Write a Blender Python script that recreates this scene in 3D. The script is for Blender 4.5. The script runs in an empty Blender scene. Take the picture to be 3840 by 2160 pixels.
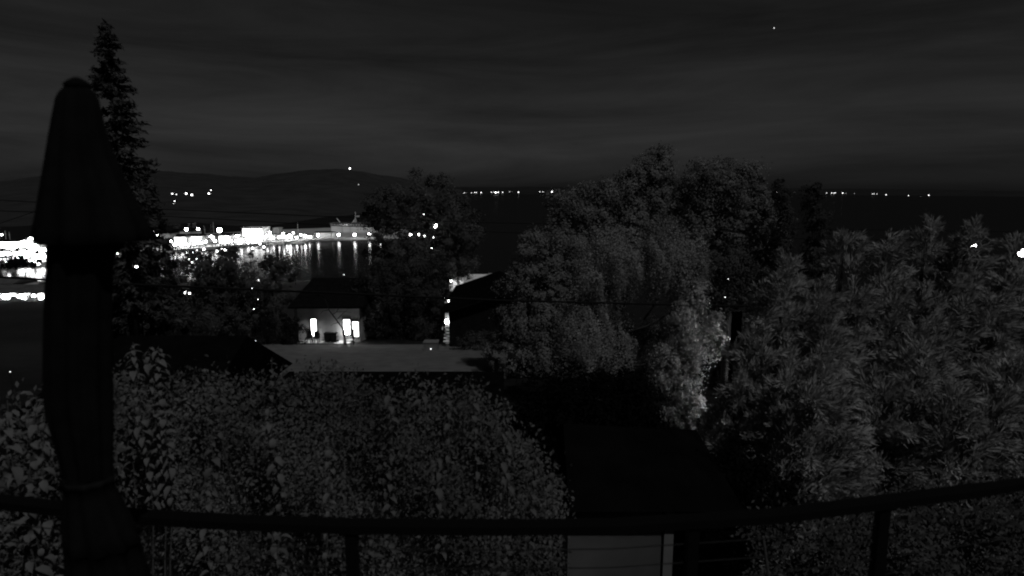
import bpy, math, random
import numpy as np
from mathutils import Vector, Matrix

random.seed(7)
rng = np.random.default_rng(11)
R = math.radians
scene = bpy.context.scene
col = scene.collection

# ------------------------------------------------------------------ camera
CZ = 36.0                                   # camera height above the sea (m)
F = 2288.0                                  # focal length in photo pixels (3840 wide)
PITCH = math.atan(368.0 / F)
cam_data = bpy.data.cameras.new('camera')
cam_data.sensor_width = 36.0
cam_data.lens = 36.0 * F / 3840.0
cam_data.clip_start = 0.05
cam_data.clip_end = 60000.0
cam_data.dof.use_dof = True
cam_data.dof.focus_distance = 300.0
cam_data.dof.aperture_fstop = 2.1
cam = bpy.data.objects.new('camera', cam_data)
cam.location = (0, 0, CZ)
cam.rotation_euler = (math.pi / 2 - PITCH, 0, 0)
col.objects.link(cam)
scene.camera = cam

# ------------------------------------------------------------------ night sky and moon
MOON_AZ = -37.0        # degrees the moon stands to the left of straight behind the camera
MOON_EL = 53.0
MOON = 1.05
SKY = 0.0026
w = bpy.data.worlds.new('World'); scene.world = w; w.use_nodes = True
nt = w.node_tree; nt.nodes.clear()
N = nt.nodes.new
out = N('ShaderNodeOutputWorld'); bg = N('ShaderNodeBackground')
sky = N('ShaderNodeTexSky'); sky.sky_type = 'NISHITA'; sky.sun_disc = False
sky.sun_elevation = R(MOON_EL); sky.dust_density = 1.4
sky.sun_rotation = R(180.0 + MOON_AZ)
bw = N('ShaderNodeRGBToBW')
flat = N('ShaderNodeMath'); flat.operation = 'POWER'; flat.inputs[1].default_value = 1.3
tc = N('ShaderNodeTexCoord')
mp = N('ShaderNodeMapping'); mp.inputs['Scale'].default_value = (1.1, 1.1, 10.0); mp.inputs['Rotation'].default_value = (R(4), R(-13), 0)
mp.inputs['Location'].default_value = (11.9, 6.3, 16.1)
no = N('ShaderNodeTexNoise'); no.inputs['Scale'].default_value = 1.7; no.inputs['Detail'].default_value = 6; no.inputs['Roughness'].default_value = 0.6; no.inputs['Distortion'].default_value = .6
mr = N('ShaderNodeMapRange'); mr.inputs[1].default_value = 0.30; mr.inputs[2].default_value = 0.75; mr.inputs[3].default_value = 0.62; mr.inputs[4].default_value = 1.55
mul = N('ShaderNodeMath'); mul.operation = 'MULTIPLY'
L = nt.links.new
L(sky.outputs[0], bw.inputs[0]); L(bw.outputs[0], flat.inputs[0])
L(tc.outputs['Generated'], mp.inputs[0]); L(mp.outputs[0], no.inputs['Vector']); L(no.outputs[0], mr.inputs[0])
L(flat.outputs[0], mul.inputs[0]); L(mr.outputs[0], mul.inputs[1])
L(mul.outputs[0], bg.inputs[0]); bg.inputs[1].default_value = SKY
L(bg.outputs[0], out.inputs[0])

ml = bpy.data.lights.new('moon', 'SUN'); ml.energy = MOON; ml.angle = R(0.5); ml.color = (1, 1, 1)
moon = bpy.data.objects.new('moon', ml)
# direction the light travels: away from the camera, to the right, and down
ld = Vector((math.sin(R(MOON_AZ)) * math.cos(R(MOON_EL)), math.cos(R(MOON_AZ)) * math.cos(R(MOON_EL)), -math.sin(R(MOON_EL))))
moon.rotation_euler = ld.to_track_quat('-Z', 'Y').to_euler()
moon.location = (-20, -30, 70)
col.objects.link(moon)

vs = scene.view_settings
scene.display_settings.display_device = 'sRGB'
vs.view_transform = 'Standard'; vs.look = 'None'; vs.exposure = 0.0; vs.gamma = 1.0; vs.use_curve_mapping = False
cy = scene.cycles
cy.use_denoising = True
cy.max_bounces = 4; cy.diffuse_bounces = 2; cy.glossy_bounces = 2; cy.transmission_bounces = 2; cy.transparent_max_bounces = 4
cy.sample_clamp_indirect = 1.5
cy.use_light_tree = True
cy.pixel_filter_type = 'BLACKMAN_HARRIS'; cy.filter_width = 2.1
cy.caustics_reflective = False; cy.caustics_refractive = False

# ------------------------------------------------------------------ helpers
CP, SP = math.cos(PITCH), math.sin(PITCH)
def ray(px, py):
    cx, cyy = px - 1920.0, 1080.0 - py
    return Vector((cx, cyy * SP + F * CP, cyy * CP - F * SP))
def at(px, py, Y):
    d = ray(px, py); t = Y / d.y
    return Vector((d.x * t, Y, CZ + d.z * t))
def onz(px, py, z):
    d = ray(px, py); t = (z - CZ) / d.z
    return Vector((d.x * t, d.y * t, z))
def ppm(Y):                                    # photo pixels per metre at depth Y
    return F / Y / CP

GY = [-30, 0, 5, 8, 15, 20, 31, 49, 118, 200, 236, 262, 400]
GZ = [-4.8, -5.0, -5.2, -6.6, -7.4, -8.2, -9.4, -12.4, -21.0, -31.0, -35.4, -38.5, -40.0]
def ground_z(x, y):
    z = np.interp(y, GY, GZ)
    return CZ + float(z) + 0.10 * math.sin(x * 0.23 + 1.3) * math.sin(y * 0.19) * min(1.0, max(0.0, y / 30.0))

_mats = {}
def mat(name, g, rough=0.9, spec=0.1, metal=0.0, var=0.0, scale=3.0, bump=0.0, emit=0.0, tcoord='Object'):
    if name in _mats: return _mats[name]
    m = bpy.data.materials.new(name); m.use_nodes = True
    t = m.node_tree; b = t.nodes['Principled BSDF']
    b.inputs['Base Color'].default_value = (g, g, g, 1)
    b.inputs['Roughness'].default_value = rough
    b.inputs['Metallic'].default_value = metal
    b.inputs['Specular IOR Level'].default_value = spec
    if var or bump:
        c = t.nodes.new('ShaderNodeTexCoord'); n = t.nodes.new('ShaderNodeTexNoise')
        n.inputs['Scale'].default_value = scale; n.inputs['Detail'].default_value = 3
        t.links.new(c.outputs[tcoord], n.inputs['Vector'])
        if var:
            q = t.nodes.new('ShaderNodeMapRange')
            q.inputs[1].default_value = 0.3; q.inputs[2].default_value = 0.7
            q.inputs[3].default_value = g * (1 - var); q.inputs[4].default_value = g * (1 + var)
            t.links.new(n.outputs[0], q.inputs[0]); t.links.new(q.outputs[0], b.inputs['Base Color'])
        if bump:
            u = t.nodes.new('ShaderNodeBump'); u.inputs['Strength'].default_value = bump
            t.links.new(n.outputs[0], u.inputs['Height']); t.links.new(u.outputs[0], b.inputs['Normal'])
    if emit:
        b.inputs['Emission Color'].default_value = (1, 1, 1, 1)
        b.inputs['Emission Strength'].default_value = emit
    _mats[name] = m
    return m

def leafmat(name, g, var=0.5, scale=0.8, trans=0.3):
    if name in _mats: return _mats[name]
    m = bpy.data.materials.new(name); m.use_nodes = True
    t = m.node_tree; t.nodes.clear()
    o = t.nodes.new('ShaderNodeOutputMaterial')
    c = t.nodes.new('ShaderNodeTexCoord'); n = t.nodes.new('ShaderNodeTexNoise')
    n.inputs['Scale'].default_value = scale; n.inputs['Detail'].default_value = 3
    q = t.nodes.new('ShaderNodeMapRange')
    q.inputs[1].default_value = 0.3; q.inputs[2].default_value = 0.7
    q.inputs[3].default_value = g * (1 - var); q.inputs[4].default_value = g * (1 + var)
    d = t.nodes.new('ShaderNodeBsdfDiffuse'); tr = t.nodes.new('ShaderNodeBsdfTranslucent')
    mx = t.nodes.new('ShaderNodeMixShader'); mx.inputs[0].default_value = trans
    t.links.new(c.outputs['Object'], n.inputs['Vector']); t.links.new(n.outputs[0], q.inputs[0])
    t.links.new(q.outputs[0], d.inputs[0]); t.links.new(q.outputs[0], tr.inputs[0])
    t.links.new(d.outputs[0], mx.inputs[1]); t.links.new(tr.outputs[0], mx.inputs[2])
    t.links.new(mx.outputs[0], o.inputs[0])
    _mats[name] = m
    return m

def tag(o, label=None, cat=None, group=None, kind=None):
    if label: o['label'] = label
    if cat: o['category'] = cat
    if group: o['group'] = group
    if kind: o['kind'] = kind
    return o
def empty(name, loc, label=None, cat=None, group=None, rz=0.0):
    o = bpy.data.objects.new(name, None); col.objects.link(o)
    o.location = loc; o.rotation_euler = (0, 0, rz); o.empty_display_size = 0.2
    return tag(o, label, cat, group)

class MB:
    """collects shapes into one mesh"""
    def __init__(s): s.v = []; s.f = []
    def add(s, vs_, fs):
        o = len(s.v); s.v.extend([tuple(p) for p in vs_]); s.f.extend([tuple(i + o for i in f) for f in fs]); return s
    def box(s, x0, x1, y0, y1, z0, z1):
        return s.add([(x0,y0,z0),(x1,y0,z0),(x1,y1,z0),(x0,y1,z0),(x0,y0,z1),(x1,y0,z1),(x1,y1,z1),(x0,y1,z1)],
                     [(0,3,2,1),(4,5,6,7),(0,1,5,4),(1,2,6,5),(2,3,7,6),(3,0,4,7)])
    def prism(s, pts, y0, y1):
        """outline in x,z swept from y0 to y1"""
        n = len(pts)
        return s.add([(x, y0, z) for x, z in pts] + [(x, y1, z) for x, z in pts],
                     [tuple(range(n)), tuple(range(2*n-1, n-1, -1))] + [(i, i+n, (i+1) % n + n, (i+1) % n) for i in range(n)])
    def tube(s, pts, rad, n=6, cap=True):
        pts = [Vector(p) for p in pts]
        if not hasattr(rad, '__len__'): rad = [rad] * len(pts)
        rings = []
        for i, p in enumerate(pts):
            a = pts[max(i-1, 0)]; b = pts[min(i+1, len(pts)-1)]
            d = (b - a).normalized() if (b - a).length > 1e-9 else Vector((0,0,1))
            u = d.orthogonal().normalized() if abs(d.z) > 0.95 else d.cross(Vector((0,0,1))).normalized()
            v = d.cross(u)
            rings.append([p + (u * math.cos(2*math.pi*k/n) + v * math.sin(2*math.pi*k/n)) * rad[i] for k in range(n)])
        vv = [q for r in rings for q in r]; ff = []
        for i in range(len(pts)-1):
            for k in range(n):
                ff.append((i*n+k, i*n+(k+1) % n, (i+1)*n+(k+1) % n, (i+1)*n+k))
        if cap: ff.append(tuple(range(n-1, -1, -1))); ff.append(tuple(range((len(pts)-1)*n, len(pts)*n)))
        return s.add(vv, ff)
    def lathe(s, prof, n=12, c=(0,0,0)):
        vv = []; ff = []
        for r, z in prof:
            for k in range(n): vv.append((c[0] + r*math.cos(2*math.pi*k/n), c[1] + r*math.sin(2*math.pi*k/n), c[2] + z))
        for i in range(len(prof)-1):
            for k in range(n): ff.append((i*n+k, i*n+(k+1) % n, (i+1)*n+(k+1) % n, (i+1)*n+k))
        ff.append(tuple(range(n-1, -1, -1))); ff.append(tuple(range((len(prof)-1)*n, len(prof)*n)))
        return s.add(vv, ff)
    def ball(s, c, r, n=8, m=6, sz=1.0):
        return s.lathe([(max(r*math.sin(math.pi*i/m), r*0.02), -r*sz*math.cos(math.pi*i/m)) for i in range(m+1)], n, c)
    def mesh(s, name):
        me = bpy.data.meshes.new(name); me.from_pydata(s.v, [], s.f); me.update(); return me
    def build(s, name, m, parent=None, smooth=False, loc=None):
        me = s.mesh(name); me.materials.append(m)
        if smooth: me.polygons.foreach_set('use_smooth', [True]*len(me.polygons))
        o = bpy.data.objects.new(name, me); col.objects.link(o)
        if parent is not None: o.parent = parent
        if loc is not None: o.location = loc
        return o

def obj_from(name, me, parent=None, loc=None):
    o = bpy.data.objects.new(name, me); col.objects.link(o)
    if parent is not None: o.parent = parent
    if loc is not None: o.location = loc
    return o

def norm(a):
    return a / np.maximum(np.linalg.norm(a, axis=1, keepdims=True), 1e-9)

def leaf_mesh(name, C, A, U, ln, wd, m):
    """diamond leaves: centre C, long axis A, side axis U (numpy), lengths ln, widths wd"""
    n = len(C); A = norm(A); U = norm(U - A * np.sum(A*U, axis=1, keepdims=True))
    ln = np.broadcast_to(ln, (n,))[:, None]; wd = np.broadcast_to(wd, (n,))[:, None]
    W = np.cross(A, U)
    v = np.empty((n, 4, 3))
    v[:, 0] = C - A * ln * .5
    v[:, 1] = C + U * wd * .5 + W * wd * .12
    v[:, 2] = C + A * ln * .5 - W * ln * .10
    v[:, 3] = C - U * wd * .5 + W * wd * .12
    me = bpy.data.meshes.new(name)
    me.vertices.add(n*4); me.vertices.foreach_set('co', v.reshape(-1).astype(np.float32))
    me.loops.add(n*4); me.loops.foreach_set('vertex_index', np.arange(n*4, dtype=np.int32))
    me.polygons.add(n); me.polygons.foreach_set('loop_start', np.arange(0, n*4, 4, dtype=np.int32))
    me.polygons.foreach_set('loop_total', np.full(n, 4, dtype=np.int32))
    me.update(calc_edges=True); me.materials.append(m)
    return me

def rand_unit(n):
    return norm(rng.normal(size=(n, 3)))

def blob_leaves(blobs, clumps, per, spread, ln, wd, up=0.35, shell=0.8, zs=1.0):
    """leaves on many small boughs that cover a set of ellipsoids [(cx,cy,cz,rx,ry,rz)]"""
    clumps = max(24, clumps // 5); per = per * 6; rs = spread * 1.9
    ar = np.array([(b[3]*b[4] + b[4]*b[5] + b[3]*b[5]) for b in blobs]); pick = rng.choice(len(blobs), clumps, p=ar/ar.sum())
    B = np.array(blobs)[pick]
    d = norm(rng.normal(size=(clumps, 3)) + np.array([0, -.35, .25]))
    rr = shell + (1.04 - shell) * rng.random((clumps, 1)) ** 0.6
    cc = B[:, :3] + d * B[:, 3:] * rr
    sz = rs * (0.35 + 1.5 * rng.random((clumps, 1)) ** 1.6)
    dd = np.repeat(d, per, 0); n = clumps * per
    e = norm(rng.normal(size=(n, 3)) + dd * .7 + np.array([0, 0, up]))
    rad = np.repeat(sz, per, 0) * (.55 + .50 * rng.random((n, 1)) ** .7)
    C = np.repeat(cc, per, 0) + e * rad * np.array([1, 1, zs])
    stray = rng.random(n) < .14
    C[stray] += rng.normal(size=(int(stray.sum()), 3)) * rs * .45
    nrm = norm(e * .75 + dd * .35 + rng.normal(size=(n, 3)) * .26)
    A = np.cross(nrm, rng.normal(size=(n, 3))); A[:, 2] -= .25 * zs
    A = norm(A); U = np.cross(nrm, A)
    s_ = (0.5 + 0.7 * rng.random(n)) * .78
    return C, A, U, ln * s_, wd * s_ * 1.15

def tree_trunk(base, top, r, limbs, parent, m, sway=0.15):
    mb = MB(); h = (top - base).length
    pts = []; rad = []
    for i in range(7):
        t = i / 6.0; p = base.lerp(top, t) + Vector((math.sin(t*5+h), math.cos(t*4+h), 0)) * sway * t * (1-t) * 2
        pts.append(p); rad.append(r * (1 - 0.8 * t) + 0.01)
    mb.tube(pts, rad, 8)
    for q in limbs:
        q = Vector(q); t = random.uniform(0.3, 0.75); a = base.lerp(top, t)
        mid = a.lerp(q, 0.5) + Vector((0, 0, -0.06 * (q - a).length))
        mb.tube([a, mid, q], [r * (1 - .8*t) * .55, r * .25, 0.015], 5)
    return mb.build('trunk', m, parent, True)

def broad_tree(name, label, base, blobs, clumps, per, spread, ln, wd, leaf, bark, trunk_r, cat='tree', shell=0.72, up=0.35, group=None, zs=1.0):
    """blobs are world ellipsoids"""
    t = empty(name, base, label, cat, group)
    b = Vector(base)
    rel = [(x - b.x, y - b.y, z - b.z, rx, ry, rz) for x, y, z, rx, ry, rz in blobs]
    big = max(rel, key=lambda q: q[5]*q[3])
    tree_trunk(Vector((0, 0, -0.3)), Vector((big[0], big[1], big[2] + 0.3 * big[5])), trunk_r, [q[:3] for q in rel], t, bark)
    C, A, U, l_, w_ = blob_leaves(rel, clumps, per, spread, ln, wd, up, shell, zs)
    keep = C[:, 2] > 0.02
    o = obj_from('crown', leaf_mesh('crown', C[keep], A[keep], U[keep], l_[keep], w_[keep], leaf), t)
    return t

def px_blob(px, py, Y, wpx, hpx, dep=0.8):
    """an ellipsoid at depth Y whose outline spans wpx by hpx photo pixels"""
    c = at(px, py, Y); k = 1.0 / ppm(Y)
    return (c.x, c.y, c.z, wpx*.5*k, wpx*.5*k*dep, hpx*.5*k)

# ------------------------------------------------------------------ materials
M_ground = mat('dark_turf', 0.006, var=0.5, scale=0.8, bump=0.4)
M_lawn = mat('dry_lawn', 0.085, var=0.22, scale=1.3, bump=0.3)
M_hill = mat('forest_hill', 0.022, var=0.3, scale=0.02)
M_far = mat('far_land', 0.011, var=0.3, scale=0.004)
M_quay = mat('quay_concrete', 0.30, var=0.25, scale=0.15)
M_asphalt = mat('asphalt', 0.06, var=0.25, scale=0.6)
M_bark = mat('bark', 0.022, var=0.4, scale=6, bump=0.5)
M_palestem = mat('pale_stem', 0.05, var=0.2, scale=12)
M_fabric = mat('umbrella_fabric', 0.0044, rough=0.95, spec=0.05, var=0.3, scale=14, bump=0.15)  # near-black tone stands in for shade over the deck
M_strap = mat('umbrella_strap', 0.009, var=0.2, scale=20)
M_bronze = mat('rail_bronze', 0.0035, rough=0.6, spec=0.05)  # darkened in place of the house's shade on the railing
M_steel = mat('cable_steel', 0.014, rough=0.6, spec=0.02)
M_deck = mat('deck_board', 0.05, var=0.35, scale=5, bump=0.2)
M_roof = mat('dark_shingle', 0.005, spec=0.0, var=0.35, scale=4, bump=0.3)
M_blackroof = mat('tar_roof', 0.003, spec=0.0, var=0.3, scale=2)
M_wallgrey = mat('grey_render', 0.19, var=0.35, scale=0.9)
M_walldark = mat('dark_siding', 0.007, spec=0.02, var=0.25, scale=2)
M_white = mat('white_paint', 0.75, rough=0.6, spec=0.3, var=0.06, scale=2)
M_offwhite = mat('weathered_white', 0.5, var=0.2, scale=0.7)
M_hullgrey = mat('boat_grey', 0.35, rough=0.5, spec=0.3)
M_hulldark = mat('boat_dark', 0.03, rough=0.4, spec=0.4)
M_glass = mat('dark_glass', 0.02, rough=0.1, spec=0.6)
M_pole = mat('pole_metal', 0.10, rough=0.6)
M_wire = mat('wire_rubber', 0.006)
M_trim = mat('shed_trim', 0.10, var=0.1, scale=6)
M_rib = mat('ribbed_sheet', 0.20, rough=0.8, var=0.14, scale=1.5)
M_bin = mat('bin_plastic', 0.012)
def lampmat(strength):
    k = 'lamp_glow_%g' % strength
    return mat(k, 0.8, emit=strength)
def winmat(strength):
    return mat('lit_window_%g' % strength, 0.6, emit=strength)

L_broad = leafmat('broadleaf', 0.13)
L_mid = leafmat('mid_leaf', 0.085, var=0.4, scale=0.7)
L_cone = leafmat('clipped_leaf', 0.135, var=0.35, scale=0.9)
L_weep = leafmat('weeping_leaf', 0.215, var=0.45, scale=1.0)
L_dark = leafmat('evergreen_dark', 0.012)
L_black = leafmat('yew_dark', 0.005)
L_cyp = leafmat('cypress_spray', 0.26, var=0.4, scale=.9, trans=.35)
L_hedge = leafmat('hedge_leaf', 0.115, var=0.5, scale=1.2, trans=.48)
L_pale = leafmat('pale_broad_leaf', 0.11, var=0.3, scale=5.0, trans=.45)
L_pale2 = leafmat('pale_leaf_lighter', 0.14, var=0.3, scale=5.0, trans=.45)  # paler kind of leaf; at the left it also stands in for stronger light
L_ivy = leafmat('lamplit_leaf', 0.26, var=0.55, scale=2.5)  # paler leaf tone carries the lamplight on this foliage

# ------------------------------------------------------------------ setting: ground, lawn, water, quay, hills
def sheet(name, xs, ys, zf, m):
    nx, ny = len(xs), len(ys)
    v = [(x, y, zf(x, y)) for y in ys for x in xs]
    f = [(j*nx+i, j*nx+i+1, (j+1)*nx+i+1, (j+1)*nx+i) for j in range(ny-1) for i in range(nx-1)]
    mb = MB(); mb.v = v; mb.f = f
    return tag(mb.build(name, m, None, True), kind='structure')
sheet('ground', np.linspace(-330, 330, 111), np.concatenate([np.linspace(-30, 60, 61), np.linspace(63, 262, 60)]), ground_z, M_ground)
# pale mown field between the low roof and the house with lit windows
sheet('lawn', np.linspace(at(520, 1390, 31).x, at(1900, 1390, 31).x, 24), np.linspace(29, 46.5, 24),
      lambda x, y: ground_z(x, y) + 0.06, M_lawn)

def water_mat():
    m = bpy.data.materials.new('bay_water'); m.use_nodes = True
    t = m.node_tree; t.nodes.clear()
    o = t.nodes.new('ShaderNodeOutputMaterial')
    d = t.nodes.new('ShaderNodeBsdfDiffuse'); d.inputs[0].default_value = (.004, .004, .004, 1)
    g = t.nodes.new('ShaderNodeBsdfGlossy'); g.inputs['Roughness'].default_value = 0.16
    g.inputs['Color'].default_value = (.8, .8, .8, 1)
    mx = t.nodes.new('ShaderNodeMixShader'); mx.inputs[0].default_value = 0.16
    c = t.nodes.new('ShaderNodeTexCoord'); n = t.nodes.new('ShaderNodeTexNoise')
    n.inputs['Scale'].default_value = 0.22; n.inputs['Detail'].default_value = 3
    u = t.nodes.new('ShaderNodeBump'); u.inputs['Strength'].default_value = 0.18; u.inputs['Distance'].default_value = 0.4
    L_ = t.links.new
    L_(c.outputs['Object'], n.inputs['Vector']); L_(n.outputs[0], u.inputs['Height']); L_(u.outputs[0], g.inputs['Normal'])
    L_(d.outputs[0], mx.inputs[1]); L_(g.outputs[0], mx.inputs[2]); L_(mx.outputs[0], o.inputs[0])
    return m
M_water = water_mat()
mbw = MB(); mbw.add([(-26000, 190, 0), (26000, 190, 0), (26000, 24000, 0), (-26000, 24000, 0)], [(0, 1, 2, 3)])
tag(mbw.build('water', M_water), kind='structure')

QZ = 1.5
front = [(-260, 990), (170, 985), (430, 962), (560, 945), (650, 936), (870, 919), (1000, 908), (1240, 894), (1480, 888), (1560, 886)]
fp = [onz(px, py, QZ) for px, py in front]
mb = MB(); n = len(fp)
bp = [Vector((p.x * 1.25, p.y + 130, QZ)) for p in fp]
v = [tuple(p) for p in fp] + [tuple(p) for p in bp] + [(p.x, p.y, -2) for p in fp]
f = [(i, i+1, n+i+1, n+i) for i in range(n-1)] + [(2*n+i, 2*n+i+1, i+1, i) for i in range(n-1)]
mb.add(v, f); tag(mb.build('quay', M_quay), kind='structure')

HILLS = {}
def ridge_land(name, prof, m, rough, back=1.35):
    """prof: (px, ridge_py, base_depth, ridge_depth) columns"""
    HILLS[name] = prof
    P = np.array(prof, float); xs = np.arange(P[0, 0], P[-1, 0] + 1, 12.0)
    cols = []; K = 9
    for i, x in enumerate(xs):
        rp, bd, rd = (np.interp(x, P[:, 0], P[:, k]) for k in (1, 2, 3))
        rp += rough * (math.sin(x*.021) + .7*math.sin(x*.053+1) + .5*math.sin(x*.131+2)) + rough*.6*(random.random()-.5)
        top = at(x, rp, rd); base = onz(x, 712 + 3.0, 0)
        c = []
        for k in range(K):
            t = k / (K-1.0); s = t*t*(3-2*t)
            y = bd + (rd - bd) * t; d = ray(x, 700); X = d.x / d.y * y
            z = max(top.z, 1.0) * s - 1.0*(1-t) + (0 if k in (0, K-1) else (top.z*.025)*math.sin(x*.011*(1+t)+k*2.1))
            c.append((X, y, z))
        d = ray(x, 700); c.append((d.x / d.y * rd * back, rd * back, -3.0)); cols.append(c)
    K += 1
    v = [p for c in cols for p in c]
    f = [(i*K+k, (i+1)*K+k, (i+1)*K+k+1, i*K+k+1) for i in range(len(cols)-1) for k in range(K-1)]
    mb = MB(); mb.v = v; mb.f = f
    return tag(mb.build(name, m, None, True), kind='structure')
ridge_land('wooded_hill', [(-500, 700, 560, 2100), (0, 682, 560, 2200), (130, 662, 560, 2300), (330, 645, 560, 2400), (530, 642, 560, 2400), (640, 645, 560, 2500),
    (760, 650, 560, 2600), (870, 666, 570, 2700), (960, 666, 580, 2700), (1050, 650, 620, 2700), (1200, 640, 700, 2700), (1290, 634, 800, 2700),
    (1345, 641, 900, 2700), (1420, 656, 1000, 2700), (1500, 668, 1200, 2700), (1620, 692, 1700, 2700), (1740, 714, 2300, 2700)], M_hill, 0.9)
ridge_land('far_shore', [(1400, 706, 5200, 5900), (1700, 703, 5000, 5900), (2000, 701, 5000, 5900), (2500, 702, 5000, 5900), (2900, 705, 4700, 5600),
    (3300, 709, 4000, 5000), (3600, 713, 3500, 4600), (3840, 716, 3100, 4200), (4500, 716, 2900, 4000)], M_far, 0.5)

def hill_depth(name, px, py):
    """distance at which the line of sight through px,py meets that hill"""
    P = np.array(HILLS[name], float); rp, bd, rd = (np.interp(px, P[:, 0], P[:, k]) for k in (1, 2, 3))
    topz = at(px, rp, rd).z
    for y in np.linspace(bd, rd, 400):
        t_ = (y - bd) / (rd - bd); z = topz * t_*t_*(3-2*t_) - (1-t_)
        if at(px, py, y).z < z: return float(y)
    return float(rd)
# a star in the sky
star = MB().ball((0, 0, 0), 9, 10, 8).build('star', lampmat(3), None, True, loc=at(2903, 105, 16000))
tag(star, 'single bright star high in the dark sky at upper right', 'star')

# ------------------------------------------------------------------ lamps
_lampmeshes = {}
def lamp_post(px, py, Y, size, strength, label, group=None, base=None, name='street_lamp', arm=0.0):
    """globe-headed lamp whose head shows at px,py at depth Y, standing on the ground below"""
    h = at(px, py, Y); gz = ground_z(h.x, h.y) if base is None else base
    if gz > h.z - 1.0: gz = h.z - 2.5
    t = empty(name, (h.x, h.y, gz), label, 'lamp', group)
    H = h.z - gz; r = max(0.04, size * 0.10); pm = M_bin if base is None else M_pole
    MB().tube([(arm, 0, -0.1), (arm, 0, H*.5), (arm, 0, H - size*.45)], [r*1.3, r, r*.8], 6).build('pole', pm, t)
    MB().lathe([(r*1.6, 0), (r*2.2, 0.04*H), (r*1.4, 0.06*H)], 6, (arm, 0, 0)).build('base', pm, t)
    if arm: MB().tube([(arm, 0, H - size*.45), (arm*.5, 0, H + size*.35), (0, 0, H + size*.35)], r*.7, 5).build('arm', pm, t)
    MB().lathe([(size*.18, -size*.5), (size*.42, -size*.3), (size*.5, 0), (size*.38, size*.32), (size*.1, size*.45)], 8, (0, 0, H)).build('lamp_globe', lampmat(strength), t, True)
    MB().lathe([(size*.42, size*.36), (size*.2, size*.52), (size*.03, size*.6)], 8, (0, 0, H)).build('lamp_cap', M_pole, t, True)
    return t

def gable_house(name, label, c, wx, wy, hw, hr, wallm, roofm, cat='house', group=None, windows=(), rz=0.0, doors=(), eave=0.3):
    """house at ground centre c, front facing -y; windows: (x0,x1,z0,z1,strength)"""
    t = empty(name, c, label, cat, group, rz)
    MB().box(-wx/2, wx/2, -wy/2, wy/2, -1.5, hw).build('wall', wallm, t)
    e = eave
    MB().add([(-wx/2-e, -wy/2-e, hw+.004), (wx/2+e, -wy/2-e, hw+.004), (wx/2+e, wy/2+e, hw+.004), (-wx/2-e, wy/2+e, hw+.004), (-wx/2-e*.6, 0, hw+hr), (wx/2+e*.6, 0, hw+hr)],
             [(0, 3, 2, 1), (0, 1, 5, 4), (2, 3, 4, 5), (1, 2, 5), (3, 0, 4)]).build('roof', roofm, t)
    for x0, x1, z0, z1, st in windows:
        fr = MB()
        for b_ in ((x0-.08, x1+.08, z1, z1+.1), (x0-.08, x1+.08, z0-.1, z0), (x0-.08, x0, z0, z1), (x1, x1+.08, z0, z1)):
            fr.box(b_[0], b_[1], -wy/2-.06, -wy/2+.02, b_[2], b_[3])
        fo = fr.build('window', M_white, t)
        MB().box(x0, x1, -wy/2-.03, -wy/2+.01, z0, z1).build('pane', winmat(st) if st else M_glass, fo)
    return t

# ------------------------------------------------------------------ far lights: houses on the hill and across the bay
def far_house(px, py, Y, wd, st, label, group, base=None):
    c = at(px, py, Y); g = base if base is not None else c.z - wd*.45
    t = empty('far_house', (c.x, c.y, g), label, 'house', group)
    H = (c.z - g) + wd*.5
    MB().box(-wd, wd, 0.3, wd*1.4, -25, H).build('wall', M_walldark, t)
    MB().add([(-wd*1.1, 0, H+.01), (wd*1.1, 0, H+.01), (wd*1.1, wd*1.5, H+.01), (-wd*1.1, wd*1.5, H+.01), (-wd*1.1, wd*.75, H+wd*.5), (wd*1.1, wd*.75, H+wd*.5)],
             [(0, 3, 2, 1), (0, 1, 5, 4), (2, 3, 4, 5), (1, 2, 5), (3, 0, 4)]).build('roof', M_roof, t)
    MB().box(-wd*.5, wd*.5, 0.05, 0.35, H - wd*.9, H - wd*.1).build('lit_window', winmat(st), t)  # window oversized to carry the bloom of a far light
    return t
hl = [(540, 716, 4.2, 3), (646, 727, 4.2, 4), (661, 729, 3.2, 2), (698, 726, 5.0, 6), (719, 731, 5.0, 6), (783, 726, 5.0, 5), (791, 713, 3.6, 3), (655, 756, 4.4, 5), (651, 764, 2.6, 2), (575, 760, 2.6, 1.5), (1345, 692, 3, 1)]
for px, py, wd, st in hl:
    far_house(px, py, hill_depth('wooded_hill', px, py) - 14, wd * .6, st * 1.4, 'tiny lit house on the dark wooded hill above the harbour', 'lit houses dotted on the hill')
cs = [(1711, 714, 2, 1), (1717, 714, 3, 2), (1724, 723, 3, 2), (1741, 722, 5, 5), (1749, 722, 2, 1), (1768, 722, 4, 4), (1780, 721, 4, 5), (1786, 721, 4, 5), (1804, 721, 5, 6), (1843, 720, 4, 5),
      (1852, 720, 4, 4), (1859, 721, 8, 9), (1868, 720, 6, 6), (1885, 720, 5, 5), (1911, 718, 4, 2), (1920, 719, 2, 1), (1944, 720, 6, 6), (2024, 718, 4, 4), (2036, 718, 4, 4), (2070, 718, 7, 9)]
for px, py, wd, st in cs:
    far_house(px, py + 1, 4990, wd * 1.1, st, 'lit house in the row of lights across the bay, beside the middle tree', 'lights across the bay in the middle', base=0.4)
rs = [(2910, 719, 6, 6), (2980, 718, 2, 1), (3100, 723, 5, 3), (3119, 723, 5, 5), (3127, 723, 5, 5), (3132, 722, 5, 5), (3160, 723, 6, 6), (3172, 724, 3, 2), (3205, 725, 3, 1.5), (3272, 726, 4, 4), (3278, 726, 4, 4),
      (3289, 726, 4, 3), (3323, 729, 5, 6), (3407, 733, 5, 6), (3445, 735, 6, 10), (3454, 735, 6, 10), (3483, 731, 5, 6)]
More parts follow.
